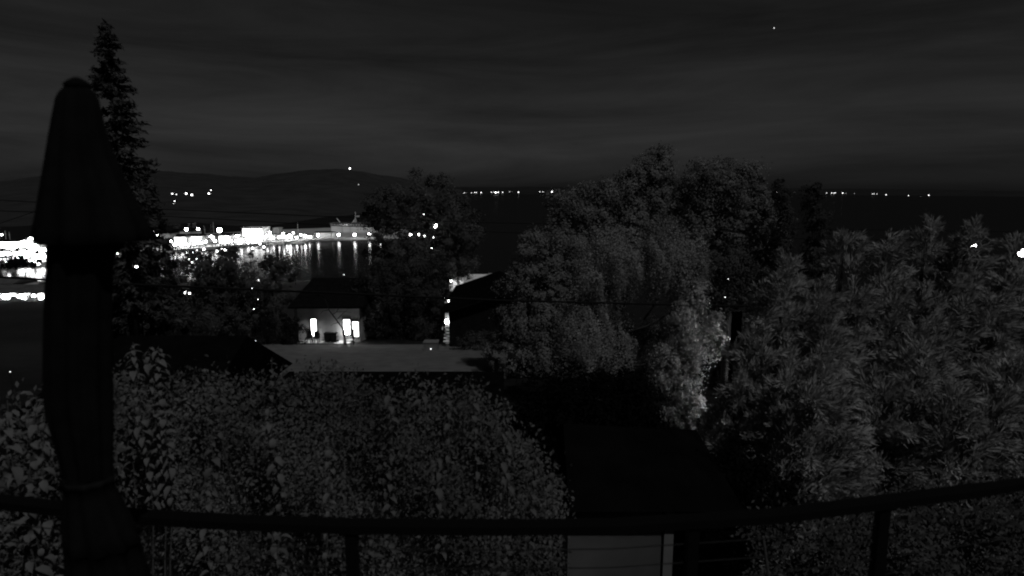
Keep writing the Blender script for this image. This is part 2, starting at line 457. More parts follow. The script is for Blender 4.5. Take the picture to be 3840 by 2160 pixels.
for px, py, wd, st in rs:
    Yd = float(np.interp(px, [2900, 3300, 3600], [4680, 3950, 3480]))
    far_house(px, py + 1, Yd, wd * .85, st, 'lit house in the row of lights across the bay, above the feathery trees', 'lights across the bay at the right', base=0.4)
# beacon mast on the hill
bt = at(1312, 633, 2650); bz = at(1312, 645, 2650).z - 8
t = empty('beacon_mast', (bt.x, bt.y, bz), 'radio mast with a bright beacon on the crest of the hill', 'mast')
mb = MB()
for s_ in (-1, 1):
    for q in (-1, 1): mb.tube([(s_*1.6, q*1.6, -5), (s_*.4, q*.4, bt.z - bz)], .22, 4)
mb.build('lattice', M_pole, t)
for k in range(4):
    zz = (bt.z - bz) * (k + .5) / 4; ww = 1.6 - 1.2 * (k + .5) / 4
    MB().box(-ww, ww, -ww, ww, zz, zz + .25).build('brace', M_pole, t)
MB().ball((0, 0, bt.z - bz + 1.5), 3.2, 8, 6).build('beacon', lampmat(7), t, True)

# ------------------------------------------------------------------ harbour
def quay_pt(px, py): return onz(px, py, QZ)
def lit_block(name, px0, px1, py0, py1, label, cat='building', wallm=None, st=0.0, dep=10.0, roof=0.0, bays=0, group=None):
    """quayside building whose front spans the pixel box; bottom on the quay"""
    a = quay_pt(px0, py1); b = quay_pt(px1, py1); Y = a.y
    x0 = at(px0, py1, Y).x; x1 = at(px1, py1, Y).x; H = at(px0, py0, Y).z - QZ
    wx = x1 - x0
    t = empty(name, ((x0+x1)/2, Y, QZ), label, cat, group)
    MB().box(-wx/2, wx/2, 0, dep, -.2, H).build('wall', wallm or M_offwhite, t)
    if roof:
        MB().add([(-wx/2-.4, -.5, H+.01), (wx/2+.4, -.5, H+.01), (wx/2+.4, dep+.4, H+.01), (-wx/2-.4, dep+.4, H+.01), (-wx/2-.4, dep/2, H+roof), (wx/2+.4, dep/2, H+roof)],
             [(0, 3, 2, 1), (0, 1, 5, 4), (2, 3, 4, 5), (1, 2, 5), (3, 0, 4)]).build('roof', M_roof, t)
    else:
        MB().box(-wx/2-.25, wx/2+.25, -.25, dep+.25, H+.003, H+.35).build('parapet', M_offwhite, t)
    if st:
        nb = bays or max(1, int(wx / 3.2)); bw_ = wx / nb
        for k in range(nb):
            xa = -wx/2 + k*bw_ + .22; xb = -wx/2 + (k+1)*bw_ - .22
            MB().box(xa, xb, -.08, .02, max(.25, H*.06), H*.93).build('window', winmat(st * random.uniform(.8, 2.2)), t)  # full-front glowing panes, enlarged to whiten the fronts
    return t

# the brilliant hall and its neighbours
lit_block('white_hall', 912, 985, 856, 906, 'brilliantly lit white hall, glowing panels standing in for floodlight, biggest block of the harbour', st=5.0, dep=14, bays=7)  # glowing bays stand in for floodlit white walls
lit_block('quay_shed', 822, 862, 884, 914, 'white floodlit shed between round lamp and white hall', st=3.0, dep=9, roof=1.6)
lit_block('quay_shed', 862, 884, 880, 912, 'grey unlit shed squeezed beside the white hall', dep=9, wallm=M_hullgrey, roof=1.0)
lit_block('quay_shed', 884, 912, 892, 910, 'small lit kiosk at the foot of the white hall', st=3.0, dep=5, roof=.8)
lit_block('boat_store', 655, 700, 888, 922, 'long lit boat store at the near end of the quay', st=2.2, dep=10, roof=1.6)
lit_block('boat_store', 702, 752, 886, 918, 'lit boat store with lamp post rising behind its roof', st=2.4, dep=10, roof=1.4)
lit_block('boat_store', 756, 776, 896, 912, 'low lit office at the end of the boat stores', st=2.2, dep=6, roof=.8)
lit_block('boat_store', 782, 806, 884, 900, 'small distant lit workshop below the round lamp', st=1.6, dep=6, roof=.8)
lit_block('harbour_office', 1025, 1046, 857, 892, 'grey flat-roofed tower block above the lit quay', dep=8, wallm=M_hullgrey)
lit_block('harbour_office', 988, 1024, 880, 900, 'low lit office right of the white hall', st=3.0, dep=7, roof=.7)
lit_block('harbour_office', 1048, 1098, 880, 896, 'low lit building left of the sailing boat mast', st=1.8, dep=7, roof=.7)
lit_block('harbour_office', 1140, 1172, 882, 894, 'small lit building right of the sailing boat mast', st=1.4, dep=6, roof=.6)
lit_block('ferry_terminal', 1180, 1245, 872, 892, 'low grey terminal building left of the ferry', dep=10, wallm=M_offwhite, roof=.6)
lit_block('dock_store', 580, 640, 876, 912, 'dim long-roofed store behind the boat stores', dep=12, wallm=M_hullgrey, roof=1.6)
lit_block('dock_store', 640, 720, 868, 896, 'pale long roof glowing faintly behind the boat stores', dep=14, wallm=M_offwhite, roof=1.6)

hq = [(698, 860, 2.0, 40), (743, 858, 1.7, 26), (823, 862, 3.6, 18), (592, 879, 2.2, 24), (640, 905, 1.7, 40), (668, 903, 1.7, 45), (690, 908, 1.6, 45), (722, 896, 1.7, 40), (748, 893, 1.9, 40), (772, 906, 1.6, 40),
      (792, 886, 1.5, 30), (806, 903, 1.8, 30), (838, 902, 1.8, 45), (850, 888, 1.6, 45), (890, 884, 1.9, 40), (903, 900, 1.8, 45), (930, 909, 1.6, 40), (960, 908, 1.6, 40), (1000, 884, 1.8, 40), (1012, 872, 1.6, 40),
      (1062, 876, 1.7, 36), (1086, 884, 2.6, 60), (1143, 884, 2.2, 45), (1128, 880, 1.5, 30), (1192, 882, 1.9, 34), (1100, 873, 1.4, 20), (655, 918, 1.6, 50), (680, 921, 1.6, 50), (705, 918, 1.6, 50), (728, 914, 1.6, 50), (755, 911, 1.5, 45), (828, 908, 1.5, 45), (848, 906, 1.5, 45), (868, 905, 1.3, 40), (885, 904, 1.5, 45), (1025, 892, 1.4, 45), (1045, 890, 1.4, 40), (1075, 891, 1.6, 50), (1112, 890, 1.6, 50), (1160, 888, 1.3, 40)]  # the later low lamps are added to whiten fronts and quay
hql = {698: 'tall lamp on a pole above the boat store at the near quay end', 743: 'smaller lamp on a pole above the second boat store', 823: 'big round lamp on a pole left of the white hall',
       592: 'lamp at the near end of the quay beside the dark evergreen', 1086: 'brightest quay lamp left of the sailing boat mast', 1143: 'bright quay lamp just right of the sailing boat mast', 1192: 'quay lamp standing alone left of the ferry terminal',
       1128: 'quay lamp right behind the sailing boat mast', 1062: 'quay lamp right of the grey tower block', 1100: 'small high lamp over the brightest quay lamp'}
for px, py, sz, st in hq:
    Y = min(max(quay_pt(px, np.interp(px, [560, 650, 870, 1000, 1240, 1480], [945, 936, 919, 908, 894, 888])).y + 3.0, 300), 440)
    g_ = 'along the boat stores' if px < 780 else ('around the foot of the white hall' if px < 980 else 'right of the white hall')
    lamp_post(px, py, Y, sz * .8, st * 1.5, hql.get(px, 'dazzling low quay lamp ' + g_), 'quay lamps ' + g_, base=QZ, name='quay_lamp')
fl = [(1270, 880, 2.2, 45, 'lamp below the crane end of the ferry'), (1330, 880, 2.3, 45, 'lamp below the mast of the ferry'), (1385, 878, 2.2, 45, 'lamp below the far end of the ferry'), (1427, 884, 1.6, 30, 'small lamp just past the far end of the ferry')]
for px, py, sz, st, lb in fl:
    lamp_post(px, py, onz(px, 893, QZ).y + 2, sz*.8, st, 'quay ' + lb, None, base=QZ, name='quay_lamp')

# ferry moored behind the quay
def ferry():
    Y = 500.0; k = 1.0 / ppm(Y)
    x0 = at(1236, 860, Y).x; x1 = at(1425, 860, Y).x; zt = at(1300, 832, Y).z
    z = lambda py: at(1300, py, Y).z
    t = empty('ferry', ((x0+x1)/2, Y, 0), 'long white ferry with mast and crane moored behind the quay', 'ferry')
    hw = (x1 - x0) / 2
    X = lambda px: at(px, 850, Y).x - (x0+x1)/2
    MB().prism([(-hw*.96, -.5), (hw*.94, -.5), (hw*1.06, z(868)), (-hw*1.05, z(868))], -6, 6).build('hull', M_offwhite, t)
    MB().box(X(1248), X(1372), -5.2, 5.2, z(868)+.01, z(846)).build('car_deck', M_white, t)
    MB().box(X(1374), X(1418), -5.0, 5.0, z(868)+.01, z(852)).build('aft_deck', M_white, t)
    MB().box(X(1246), X(1373), -5.6, 5.6, z(846)+.02, z(838)).build('bridge_deck', M_hullgrey, t)
    MB().box(X(1246)-.5, X(1373)+.5, -6, 6, z(838)+.02, z(834)).build('roof', M_hulldark, t)
    for i in range(11):
        xa = X(1256) + i * (X(1366) - X(1256)) / 11
        MB().box(xa, xa + .9, -5.66, -5.55, z(845), z(840)).build('window', M_glass, t)
    MB().prism([(X(1322), z(834)), (X(1338), z(834)), (X(1336), z(822)), (X(1330), z(822))], -1.5, 1.5).build('funnel', M_hullgrey, t)
    MB().tube([(X(1334), 0, z(824)), (X(1335), 0, z(794))], [.32, .18], 6).build('mast', M_white, t)
    MB().box(X(1338), X(1349), -.4, .4, z(815), z(808)).build('radar', M_hullgrey, t)
    MB().tube([(X(1275), 0, z(833)), (X(1264), 0, z(818))], [.3, .2], 6).build('crane_arm', M_white, t)
    for px in (1290, 1320, 1350):
        MB().tube([(X(px), -5.9, z(846)), (X(px), -5.9, z(868))], .15, 5).build('stanchion', M_hullgrey, t)
    return t
ferry()
def sailboat(px, py, label, mast_px, hull_px=54, hullm=None, group=None, name='sailing_boat', mirror=1):
    p = onz(px, py, 0); Y = p.y; k = 1.0 / ppm(Y); Ln = hull_px * k
    t = empty(name, (p.x, p.y, 0), label, 'boat', group)
    sec = []
    for i in range(9):
        u = i / 8.0; hw = Ln * .15 * math.sin(math.pi * min(1, .18 + u * .82)) ** .7; xx = (-.5 + u) * Ln * mirror
        fb = Ln * (.085 + .05 * u * u)
        sec.append([(xx, -hw, fb), (xx, -hw*.7, -.1), (xx, 0, -.35), (xx, hw*.7, -.1), (xx, hw, fb)])
    v = [q for s_ in sec for q in s_]; f = [(i*5+j, i*5+j+1, (i+1)*5+j+1, (i+1)*5+j) for i in range(8) for j in range(4)]
    f += [(i*5, (i+1)*5, (i+1)*5+4, i*5+4) for i in range(8)] + [(0, 1, 2, 3, 4), (40, 41, 42, 43, 44)]
    mb = MB(); mb.add(v, f); mb.build('hull', hullm or M_white, t)
    mb = MB(); mb.prism([(-Ln*.22*mirror, Ln*.09), (Ln*.18*mirror, Ln*.10), (Ln*.10*mirror, Ln*.16), (-Ln*.20*mirror, Ln*.165)], -Ln*.09, Ln*.09)
    cb = mb.build('cabin', M_white, t)
    for j in range(3): MB().box(-Ln*.16+j*Ln*.09, -Ln*.11+j*Ln*.09, -Ln*.097, -Ln*.088, Ln*.115, Ln*.145).build('window', M_glass, cb)
    if mast_px:
        mh = mast_px * k
        MB().tube([(0.04*Ln, 0, Ln*.1), (0.04*Ln, 0, mh)], [.14, .09], 6).build('mast', M_white, t)
        MB().tube([(0.04*Ln, 0, Ln*.24), (-.4*Ln*mirror, 0, Ln*.23)], [.09, .07], 5).build('boom', M_white, t)
        MB().tube([(0.04*Ln, 0, mh*.97), (-.48*Ln*mirror, 0, Ln*.1)], .03, 4).build('stay', M_steel, t)
        MB().tube([(0.04*Ln, 0, mh*.97), (.49*Ln*mirror, 0, Ln*.13)], .03, 4).build('stay', M_steel, t)
    return t
sailboat(1118, 913, 'white sailing boat with tall mast moored below the brightest lamps', 78, 50)
sailboat(1140, 914, 'dark-hulled boat moored beside the tall-masted white sailing boat', 0, 26, M_hulldark, name='motor_boat')
sailboat(1180, 905, 'low grey boat moored right of the dark-hulled boat', 12, 34, M_hullgrey, name='motor_boat')
sailboat(1052, 916, 'small white motor boat moored left of the sailing boat', 0, 30, name='motor_boat')
sailboat(1020, 918, 'white motor boat moored under the white hall', 0, 34, name='motor_boat')
sailboat(972, 930, 'white boat lying off the quay below the white hall', 26, 26, name='motor_boat')
for i, (px, py, lw, lb) in enumerate([(1000, 909, 30, 'white moored cruiser nearest the white hall'), (1035, 906, 26, 'white moored cruiser below the grey tower block'), (1066, 904, 28, 'white moored cruiser between tower block and sailing boat'),
        (1098, 903, 24, 'white moored cruiser under the brightest quay lamp'), (1162, 900, 26, 'white moored cruiser just right of the sailing boat'), (1205, 898, 30, 'white moored cruiser left of the ferry terminal')]):
    b_ = sailboat(px, py, lb, 0, lw, M_white, name='cabin_cruiser', mirror=1 if i % 2 else -1)
    k_ = 1.0 / ppm(b_.location.y) * lw
    MB().box(-k_*.2, k_*.12, -k_*.12, k_*.12, k_*.17, k_*.24).build('wheelhouse', winmat(2.0 + i % 3), b_)  # whole wheelhouse glows, added to whiten the row of boats
sailboat(740, 946, 'pale boat lying off the quay below the boat stores', 30, 30, M_hullgrey, name='motor_boat')
sailboat(830, 944, 'pale boat lying off the quay below the round lamp', 34, 34, M_offwhite, name='motor_boat')
# mooring lights of the near pontoon
for px, py, st in ((703, 947, 30), (722, 946, 30), (738, 940, 20), (765, 935, 30), (815, 942, 24), (833, 936, 40), (845, 938, 40), (852, 945, 24), (897, 914, 26), (905, 913, 26), (947, 911, 30), (947, 931, 24), (975, 914, 40), (990, 926, 30), (708, 974, 30), (723, 984, 20), (738, 975, 20)):
    p = onz(px, py + 6, 0.6)
    t = empty('pontoon_light', p, 'small light on the pontoons below the quay', 'lamp', 'lights on the pontoons')
    MB().lathe([(1.0, -.7), (1.0, -.1), (.25, -.05), (.2, .5)], 6).build('float', M_pole, t)
    MB().ball((0, 0, 1.0), .55, 8, 6).build('lamp_globe', lampmat(st * .5), t, True)

# harbour town left of the umbrella
tl = [(12, 908, 46, 24), (57, 912, 30, 24), (95, 908, 56, 22), (118, 896, 18, 14), (150, 918, 34, 22), (6, 945, 30, 30), (52, 946, 34, 24), (86, 942, 36, 30), (122, 940, 30, 26), (154, 952, 26, 30), (30, 966, 34, 20)]
for i, (px, py, wpx, hpx) in enumerate(tl):
    p = onz(px, py + hpx * .6, QZ); k = 1.0 / ppm(p.y); wx = wpx * k; hw = hpx * k * .75
    gable_house('harbour_house', 'white floodlit house crowded in the harbour town left of the umbrella', (p.x, p.y, QZ), wx, 6.0, hw, hw*.4, M_white, M_roof, 'house',
                'floodlit houses of the harbour town', windows=[(-wx*.32, -wx*.1, hw*.3, hw*.8, 3.0), (wx*.1, wx*.32, hw*.3, hw*.8, 3.0)])
for i, (px, py, sz, st) in enumerate([(8, 916, 3.2, 45), (30, 914, 3.0, 45), (50, 918, 3.0, 45), (75, 916, 3.0, 45), (92, 912, 3.2, 50), (108, 916, 3.2, 50), (120, 898, 3.0, 30), (128, 924, 2.6, 40), (10, 962, 2.6, 40),
        (28, 950, 1.6, 20), (70, 956, 2.8, 45), (84, 948, 3.0, 45), (98, 958, 2.6, 40), (120, 948, 2.8, 40), (140, 968, 2.2, 40), (152, 955, 2.6, 45), (160, 962, 2.6, 45), (28, 984, 1.8, 30), (116, 978, 1.6, 26), (138, 984, 1.8, 26), (46, 932, 1.6, 30), (6, 880, 1, 10), (160, 938, 2, 30)]):
    Y = onz(px, py + 16, QZ).y
    lamp_post(px, py, Y, sz*random.uniform(.7, 1.55), st * 1.4, 'dazzling lamp in the harbour town left of the umbrella', 'lamps in the harbour town', base=QZ, name='town_lamp')  # globes made oversize to stand in for glare around lamps
for i, (px, py, hp) in enumerate([(6, 905, 70), (28, 905, 40), (43, 905, 36), (806, 890, 58), (772, 888, 40)]):
    p = quay_pt(px, py); hh = hp / ppm(p.y)
    t = empty('boat_mast', (p.x, p.y - 1, QZ), ['tall thin mast at the edge of the harbour town', 'short thin mast left of the pale town roofs', 'thin mast rising over the harbour town lamps', 'thin mast behind the round harbour lamp', 'thin mast above the low lit office'][i], 'mast')
    MB().tube([(0, 0, 0), (0, 0, hh)], [.16, .1], 5).build('pole', M_offwhite, t)
    MB().tube([(-.9, 0, hh*.7), (.9, 0, hh*.7)], .06, 4).build('spreader', M_offwhite, t)

# low building with bright porch at the left edge, nearer
def porch_building():
    Y = 116.0; p = at(60, 1135, Y); gz = ground_z(p.x, Y)
    x0 = at(-140, 1100, Y).x; x1 = at(183, 1100, Y).x
    zt = at(60, 1092, Y).z; zr = at(60, 1068, Y + 4).z
    t = empty('porch_building', ((x0+x1)/2, Y, gz), 'low long building with a brightly lit porch at the left edge', 'building')
    w2 = (x1-x0)/2; H = zt - gz
    MB().box(-w2, w2, 0, 8, -1, H).build('wall', M_walldark, t)
    MB().add([(-w2-.5, -2.6, H+.02), (w2+.5, -2.6, H+.02), (w2+.5, 8.5, H+.02), (-w2-.5, 8.5, H+.02), (-w2, 4, zr-gz), (w2, 4, zr-gz)],
             [(0, 3, 2, 1), (0, 1, 5, 4), (2, 3, 4, 5), (1, 2, 5), (3, 0, 4)]).build('roof', M_asphalt, t)
    for k in range(9):
        xx = -w2 + .3 + k * (2*w2 - .6) / 8
        MB().box(xx-.09, xx+.09, -2.5, -2.3, 0, H).build('post', M_hullgrey, t)
    for px, rr_, st in ((16, .14, 12), (40, .4, 40), (50, .5, 40), (72, .18, 20), (82, .2, 20), (100, .4, 40), (114, .6, 50), (150, .28, 40), (168, .3, 40), (176, .5, 50)):
        xx = at(px, 1100, Y).x - (x0+x1)/2
        MB().ball((xx, -1.6, H - .35 - rr_), rr_, 8, 6).build('porch_lamp', lampmat(st), t, True)
    for k in range(6):
        xx = -w2 + 1.5 + k * (2*w2 - 3) / 5
        MB().box(xx-.6, xx+.6, -.06, .02, .8, H-.4).build('window', winmat((.15, 2.5, .3, 3.0, .2, 2.0)[k]), t)
porch_building()

c = at(-20, 1050, 150); 
gable_house('dark_cottage', 'dark cottage roof with a pale eave above the lit porch', (c.x - 2, 152, ground_z(c.x, 152)), 16, 8, 152 and (at(0, 1055, 152).z - ground_z(c.x, 152)), 1.2, M_offwhite, M_asphalt)

# ------------------------------------------------------------------ neighbour with two lit windows
def lit_house():
    Y = 49.0; k = 1.0 / ppm(Y)
    xl = at(1122, 1290, Y).x; xr = at(1352, 1290, Y).x; gz = ground_z((xl+xr)/2, Y - .5)
    cx = (xl+xr)/2; w2 = (xr-xl)/2
    t = empty('lit_house', (cx, Y, gz), 'house with pale rendered wall and glowing tall windows beyond the lawn', 'house')
    X = lambda px: at(px, 1200, Y).x - cx
    Z = lambda py: at(1250, py, Y).z - gz
    H = Z(1149)
    MB().box(-w2, w2, 0, 7.5, -1, H).build('wall', M_wallgrey, t)
    yr = 3.75
    zr = at(1200, 1042, Y + yr).z - gz
    MB().add([(-w2-.5, -.7, H-.05), (w2+.5, -.7, H-.05), (w2+.5, 8.2, H-.05), (-w2-.5, 8.2, H-.05), (-w2+.2, yr, zr), (w2-.2, yr, zr),
              (-w2-.5, -.7, H+.1), (w2+.5, -.7, H+.1), (w2+.5, 8.2, H+.1), (-w2-.5, 8.2, H+.1)],
             [(0, 3, 2, 1), (0, 1, 7, 6), (1, 2, 8, 7), (2, 3, 9, 8), (3, 0, 6, 9), (6, 7, 5, 4), (8, 9, 4, 5), (7, 8, 5), (9, 6, 4)]).build('roof', M_roof, t)
    for (a, b, c0, c1, st) in ((1166, 1186, 1254, 1196, 5.0), (1288, 1312, 1256, 1198, 6.0), (1321, 1344, 1262, 1206, 3.5)):
        fr = MB(); x0, x1, z0, z1 = X(a), X(b), Z(c0), Z(c1)
        for q in ((x0-.07, x1+.07, z1, z1+.08), (x0-.07, x1+.07, z0-.08, z0), (x0-.07, x0, z0, z1), (x1, x1+.07, z0, z1)):
            fr.box(q[0], q[1], -.07, .02, q[2], q[3])
        fo = fr.build('window', M_walldark, t)
        MB().box(x0, x1, -.03, .01, z0, z1).build('pane', winmat(st), fo)
    MB().box(X(1318), X(1346), -.05, -.031, Z(1240), Z(1237)).build('window_bar', M_walldark, t)
    for px, py, st in ((1177, 1250, 36), (1301, 1243, 60)):
        lo = MB().ball((X(px), -.32, Z(py)), .13 if px < 1200 else .22, 8, 6).build('wall_lantern', lampmat(st), t, True)
        MB().tube([(X(px), 0, Z(py)+.22), (X(px), -.32, Z(py)+.24), (X(px), -.32, Z(py)+.13)], .025, 5).build('bracket', M_bin, lo)
    MB().box(X(1125), X(1316), -1.6, -.02, -.4, .08).build('terrace', M_quay, t)
    # things standing on the terrace
    for px, lb in ((1236, 'dark wheeled bin standing against the lit wall, the left of two'), (1259, 'dark wheeled bin standing against the lit wall, the right of two')):
        b = empty('wheelie_bin', (cx + X(px), Y - .62, gz + .08), lb, 'bin')
        MB().prism([(-.2, .08), (.2, .08), (.26, .74), (-.26, .74)], -.24, .24).build('body', M_bin, b)
        MB().box(-.28, .28, -.27, .27, .745, .80).build('lid', M_bin, b)
        for s_ in (-1, 1): MB().tube([(s_*.24-.03, .2, .09), (s_*.24+.03, .2, .09)], .09, 10).build('wheel', M_bin, b)
    for px, lb in ((1195, 'dark garden chair beside the left glowing window'), (1168, 'small dark garden chair under the left glowing window')):
        b = empty('garden_chair', (cx + X(px), Y - .9, gz + .08), lb, 'chair')
        MB().box(-.24, .24, -.24, .24, .40, .45).build('seat', M_bin, b)
        MB().prism([(-.24, .452), (.24, .452), (.22, .95), (-.22, .95)], .2, .25).build('backrest', M_bin, b)
        for sx in (-1, 1):
            MB().box(sx*.26-.02, sx*.26+.02, -.24, .24, .6, .64).build('armrest', M_trim, b)
            for sy in (-1, 1): MB().box(sx*.2-.02, sx*.2+.02, sy*.2-.02, sy*.2+.02, 0, .40).build('leg', M_bin, b)
    # garden gate beside the last window
    g = empty('garden_gate', (cx + X(1312), Y - 1.9, ground_z(cx + X(1312), Y - 1.9)), 'dark slatted garden gate in front of the rightmost glowing window', 'gate')
    for s_ in (0, 1): MB().box(s_*.75-.05, s_*.75+.05, -.05, .05, -.2, 1.25).build('post', M_bin, g)
    for j in range(4): MB().box(.06, .69, -.02, .02, .25 + j*.26, .32 + j*.26).build('rail', M_bin, g)
lit_house()
# bare small tree in front of the pale wall
def bare_tree():
    b = at(1296, 1262, 46.5); gz = ground_z(b.x, 46.5)
    t = empty('bare_tree', (b.x, 46.5, gz), 'thin bare leaning tree crossing the pale lit wall', 'tree')
    P = lambda px, py: at(px, py, 46.5) - Vector((b.x, 46.5, gz))
    MB().tube([(0, 0, -.1), P(1290, 1240), P(1262, 1200), P(1235, 1165), P(1218, 1120)], [.09, .07, .055, .04, .02], 6).build('trunk', M_bin, t)
    for pts in (((1262, 1200), (1285, 1176), (1305, 1160)), ((1246, 1180), (1262, 1170), (1292, 1168), (1318, 1172)), ((1270, 1210), (1250, 1214), (1240, 1222)), ((1232, 1162), (1212, 1166), (1198, 1180)), ((1290, 1238), (1312, 1216), (1330, 1188)), ((1262, 1170), (1270, 1155), (1275, 1140))):
        q = [P(*a) for a in pts]; MB().tube(q, [.03 - .02*i/(len(q)-1) for i in range(len(q))], 4).build('branch', M_bin, t)
bare_tree()

# ------------------------------------------------------------------ dark gabled house with lit side stair
def gabled_dark():
    Y = 44.0
    xl = at(1682, 1250, Y).x; xr = at(1985, 1250, Y).x; cx = (xl+xr)/2; gz = ground_z(cx, Y)
    t = empty('dark_house', (cx, Y, gz), 'unlit gabled house with black roof right of the lit wall', 'house')
    X = lambda px: at(px, 1200, Y).x - cx
    Z = lambda py: at(1800, py, Y).z - gz
    ap = (X(1860), Z(1105)); e0 = (X(1655), Z(1172)); e1 = (X(2030), Z(1168))
    MB().prism([(X(1684), -1), (X(1985), -1), (X(1985), Z(1160)), (ap[0], ap[1]-.12), (X(1684), Z(1166))], 0, 11).build('wall', M_walldark, t)
    th = .18
    MB().prism([e0, (ap[0], ap[1]), e1, (e1[0], e1[1]+th), (ap[0], ap[1]+th+.05), (e0[0], e0[1]+th)], -.6, 11.5).build('roof', M_blackroof, t)
    MB().prism([(e0[0], e0[1]-.07), (ap[0], ap[1]-.07), (ap[0], ap[1]-.012), (e0[0], e0[1]-.012)], -.62, -.59).build('bargeboard', M_walldark, t)
    # stair along the left side
    s = empty('outside_stair', (cx + X(1672), Y - .2, gz), 'narrow outside stair glowing against the side of the dark house', 'stair')
    Z0, Z1 = Z(1280), Z(1215)
    for j in range(8):
        zz = Z0 + (Z1 - Z0) * j / 7
        MB().box(-.20, .20, .1 + j*.28, .36 + j*.28, zz - .03, zz + .03).build('tread', M_white, s)
    for sx in (-.24, .22):
        MB().prism([(sx, Z0-.25), (sx+.02, Z0-.25), (sx+.02, Z0), (sx, Z0)], .1, 2.3).build('stringer', M_walldark, s)
    MB().tube([(-.26, .1, Z0+.9), (-.26, 2.3, Z1+.9)], .03, 6).build('handrail', M_white, s)
    # pale end wall behind the stair, lit by its lamp
    bw_ = empty('side_wall', (cx + X(1671), Y + 2.6, gz), 'narrow bright wall behind the outside stair', 'wall')
    MB().box(-.32, .24, 0, .15, -.6, Z(1160)).build('panel', M_white, bw_)
    MB().box(-.34, .26, -.03, .18, Z(1160)+.003, Z(1160)+.06).build('coping', M_white, bw_)
    lo = empty('stair_lamp', (cx + X(1666), Y + 1.7, gz), 'bright lamp hanging above the outside stair', 'lamp')
    MB().ball((0, 0, Z(1225)), .15, 8, 6).build('lamp_globe', lampmat(40), lo, True)
    MB().tube([(0, 0, Z(1225)+.1), (0, 0, Z(1165)), (0, .9, Z(1163))], .02, 5).build('bracket', M_pole, lo)
    # lit low planter in front
    p = at(1624, 1300, 43); g2 = ground_z(p.x, 42)
    pl = empty('garden_box', (p.x, 42, g2), 'pale low planter box on the ground left of the stair', 'planter')
    wv = 27 / ppm(42)
    MB().box(-wv, wv, -.4, .4, -.2, .62).build('box', M_trim, pl)
    MB().box(-wv-.04, wv+.04, -.44, .44, .623, .68).build('rim', M_trim, pl)
    gl = empty('garden_light', (p.x + .05, 41.45, g2), 'tiny garden light glowing in front of the pale planter box', 'lamp')
    MB().tube([(0, 0, -.1), (0, 0, .2)], .02, 5).build('stake', M_bin, gl)
    MB().ball((0, 0, .25), .03, 8, 6).build('lamp_globe', lampmat(5), gl, True)
gabled_dark()
# pale flat-roofed house with lit balcony behind the dark gable
def balcony_house():
    Y = 64.0; k = 1.0/ppm(Y)
    xl = at(1690, 1080, Y).x; xr = at(1900, 1080, Y).x; cx = (xl+xr)/2; gz = ground_z(cx, Y)
    t = empty('balcony_house', (cx, Y, gz), 'pale flat-roofed house with lit balcony showing over the black roof', 'house')
    X = lambda px: at(px, 1080, Y).x - cx
    Z = lambda py: at(1800, py, Y).z - gz
    MB().box(X(1692), X(1748), 0, 6, -1, Z(1042)).build('tower', M_offwhite, t)
    MB().box(X(1749), X(1905), -.4, 6, -1, Z(1062)).build('wing', M_white, t)
    MB().box(X(1747), X(1910), -.6, 6.2, Z(1062)+.004, Z(1058)).build('roof_edge', M_white, t)
    MB().box(X(1690), X(1752), -1.3, -.01, Z(1084), Z(1081)).build('balcony_floor', M_white, t)
    for j in range(9):
        xx = X(1691) + j * (X(1751) - X(1691)) / 8
        MB().box(xx-.02, xx+.02, -1.28, -1.24, Z(1081), Z(1064)).build('baluster', M_white, t)
    MB().box(X(1690), X(1752), -1.3, -1.22, Z(1064)+.003, Z(1062)).build('balcony_rail', M_white, t)
    MB().box(X(1700), X(1714), -.05, .02, Z(1080), Z(1052)).build('balcony_door', winmat(.6), t)
    MB().box(X(1722), X(1738), -.05, .02, Z(1078), Z(1052)).build('window', winmat(.35), t)
    for px, py, yy, st in ((1694, 1046, -1.2, 12), (1790, 1070, -2.6, 10)):
        MB().ball((X(px), yy, Z(py)), .16, 8, 6).build('wall_lamp', lampmat(st*1.4), t, True)
balcony_house()
gable_house('roof_beyond', 'dim grey flat roof edge left of the tall cone tree', (at(1905, 1040, 70).x, 70, ground_z(10, 70)), 4.2, 4, at(1900, 1040, 70).z - ground_z(10, 70), .5, M_wallgrey, M_wallgrey, 'house')

# ------------------------------------------------------------------ low black-roofed building below the lawn
def low_roof():
    Y = 20.0
    xa = at(1085, 1400, Y).x; xb = at(1890, 1400, Y).x; cx = (xa+xb)/2; zt = at(1500, 1393, Y).z; gz = ground_z(cx, Y - 3)
    t = empty('flat_garage', (cx, Y, gz), 'low building with black flat roof in front of the lawn', 'building')
    MB().box(xa-cx+.2, xb-cx-.2, -5, -.2, -.5, zt-gz-.3).build('wall', M_walldark, t)
    MB().box(xa-cx, xb-cx, -5.3, 0, zt-gz-.296, zt-gz).build('roof', M_blackroof, t)
    MB().box(xa-cx-.03, xb-cx+.03, -5.36, -5.305, zt-gz-.34, zt-gz+.03).build('fascia', M_walldark, t)
    # steep black roof to its left
    x0 = at(420, 1300, Y).x; x1 = at(1100, 1395, Y + 1.8).x; zr = at(900, 1258, Y - 2).z; c2 = (x0+x1)/2
    h = empty('black_roof_house', (c2, Y - 1, gz), 'house with steep black roof left of the lawn', 'house')
    MB().box(x0-c2+.3, x1-c2-.35, -4.6, 2.4, -.5, zt-gz-.25).build('wall', M_walldark, h)
    X = lambda px: at(px, 1300, Y).x - c2
    MB().add([(x0-c2, -5, zt-gz-.24), (x1-c2, -5, zt-gz-.24), (x1-c2, 2.8, zt-gz-.24), (x0-c2, 2.8, zt-gz-.24), (X(600), -1, zr-gz), (at(925, 1258, Y - 2).x - c2, -1, zr-gz)],
             [(0, 3, 2, 1), (0, 1, 5, 4), (2, 3, 4, 5), (1, 2, 5), (3, 0, 4)]).build('roof', M_blackroof, h)
low_roof()

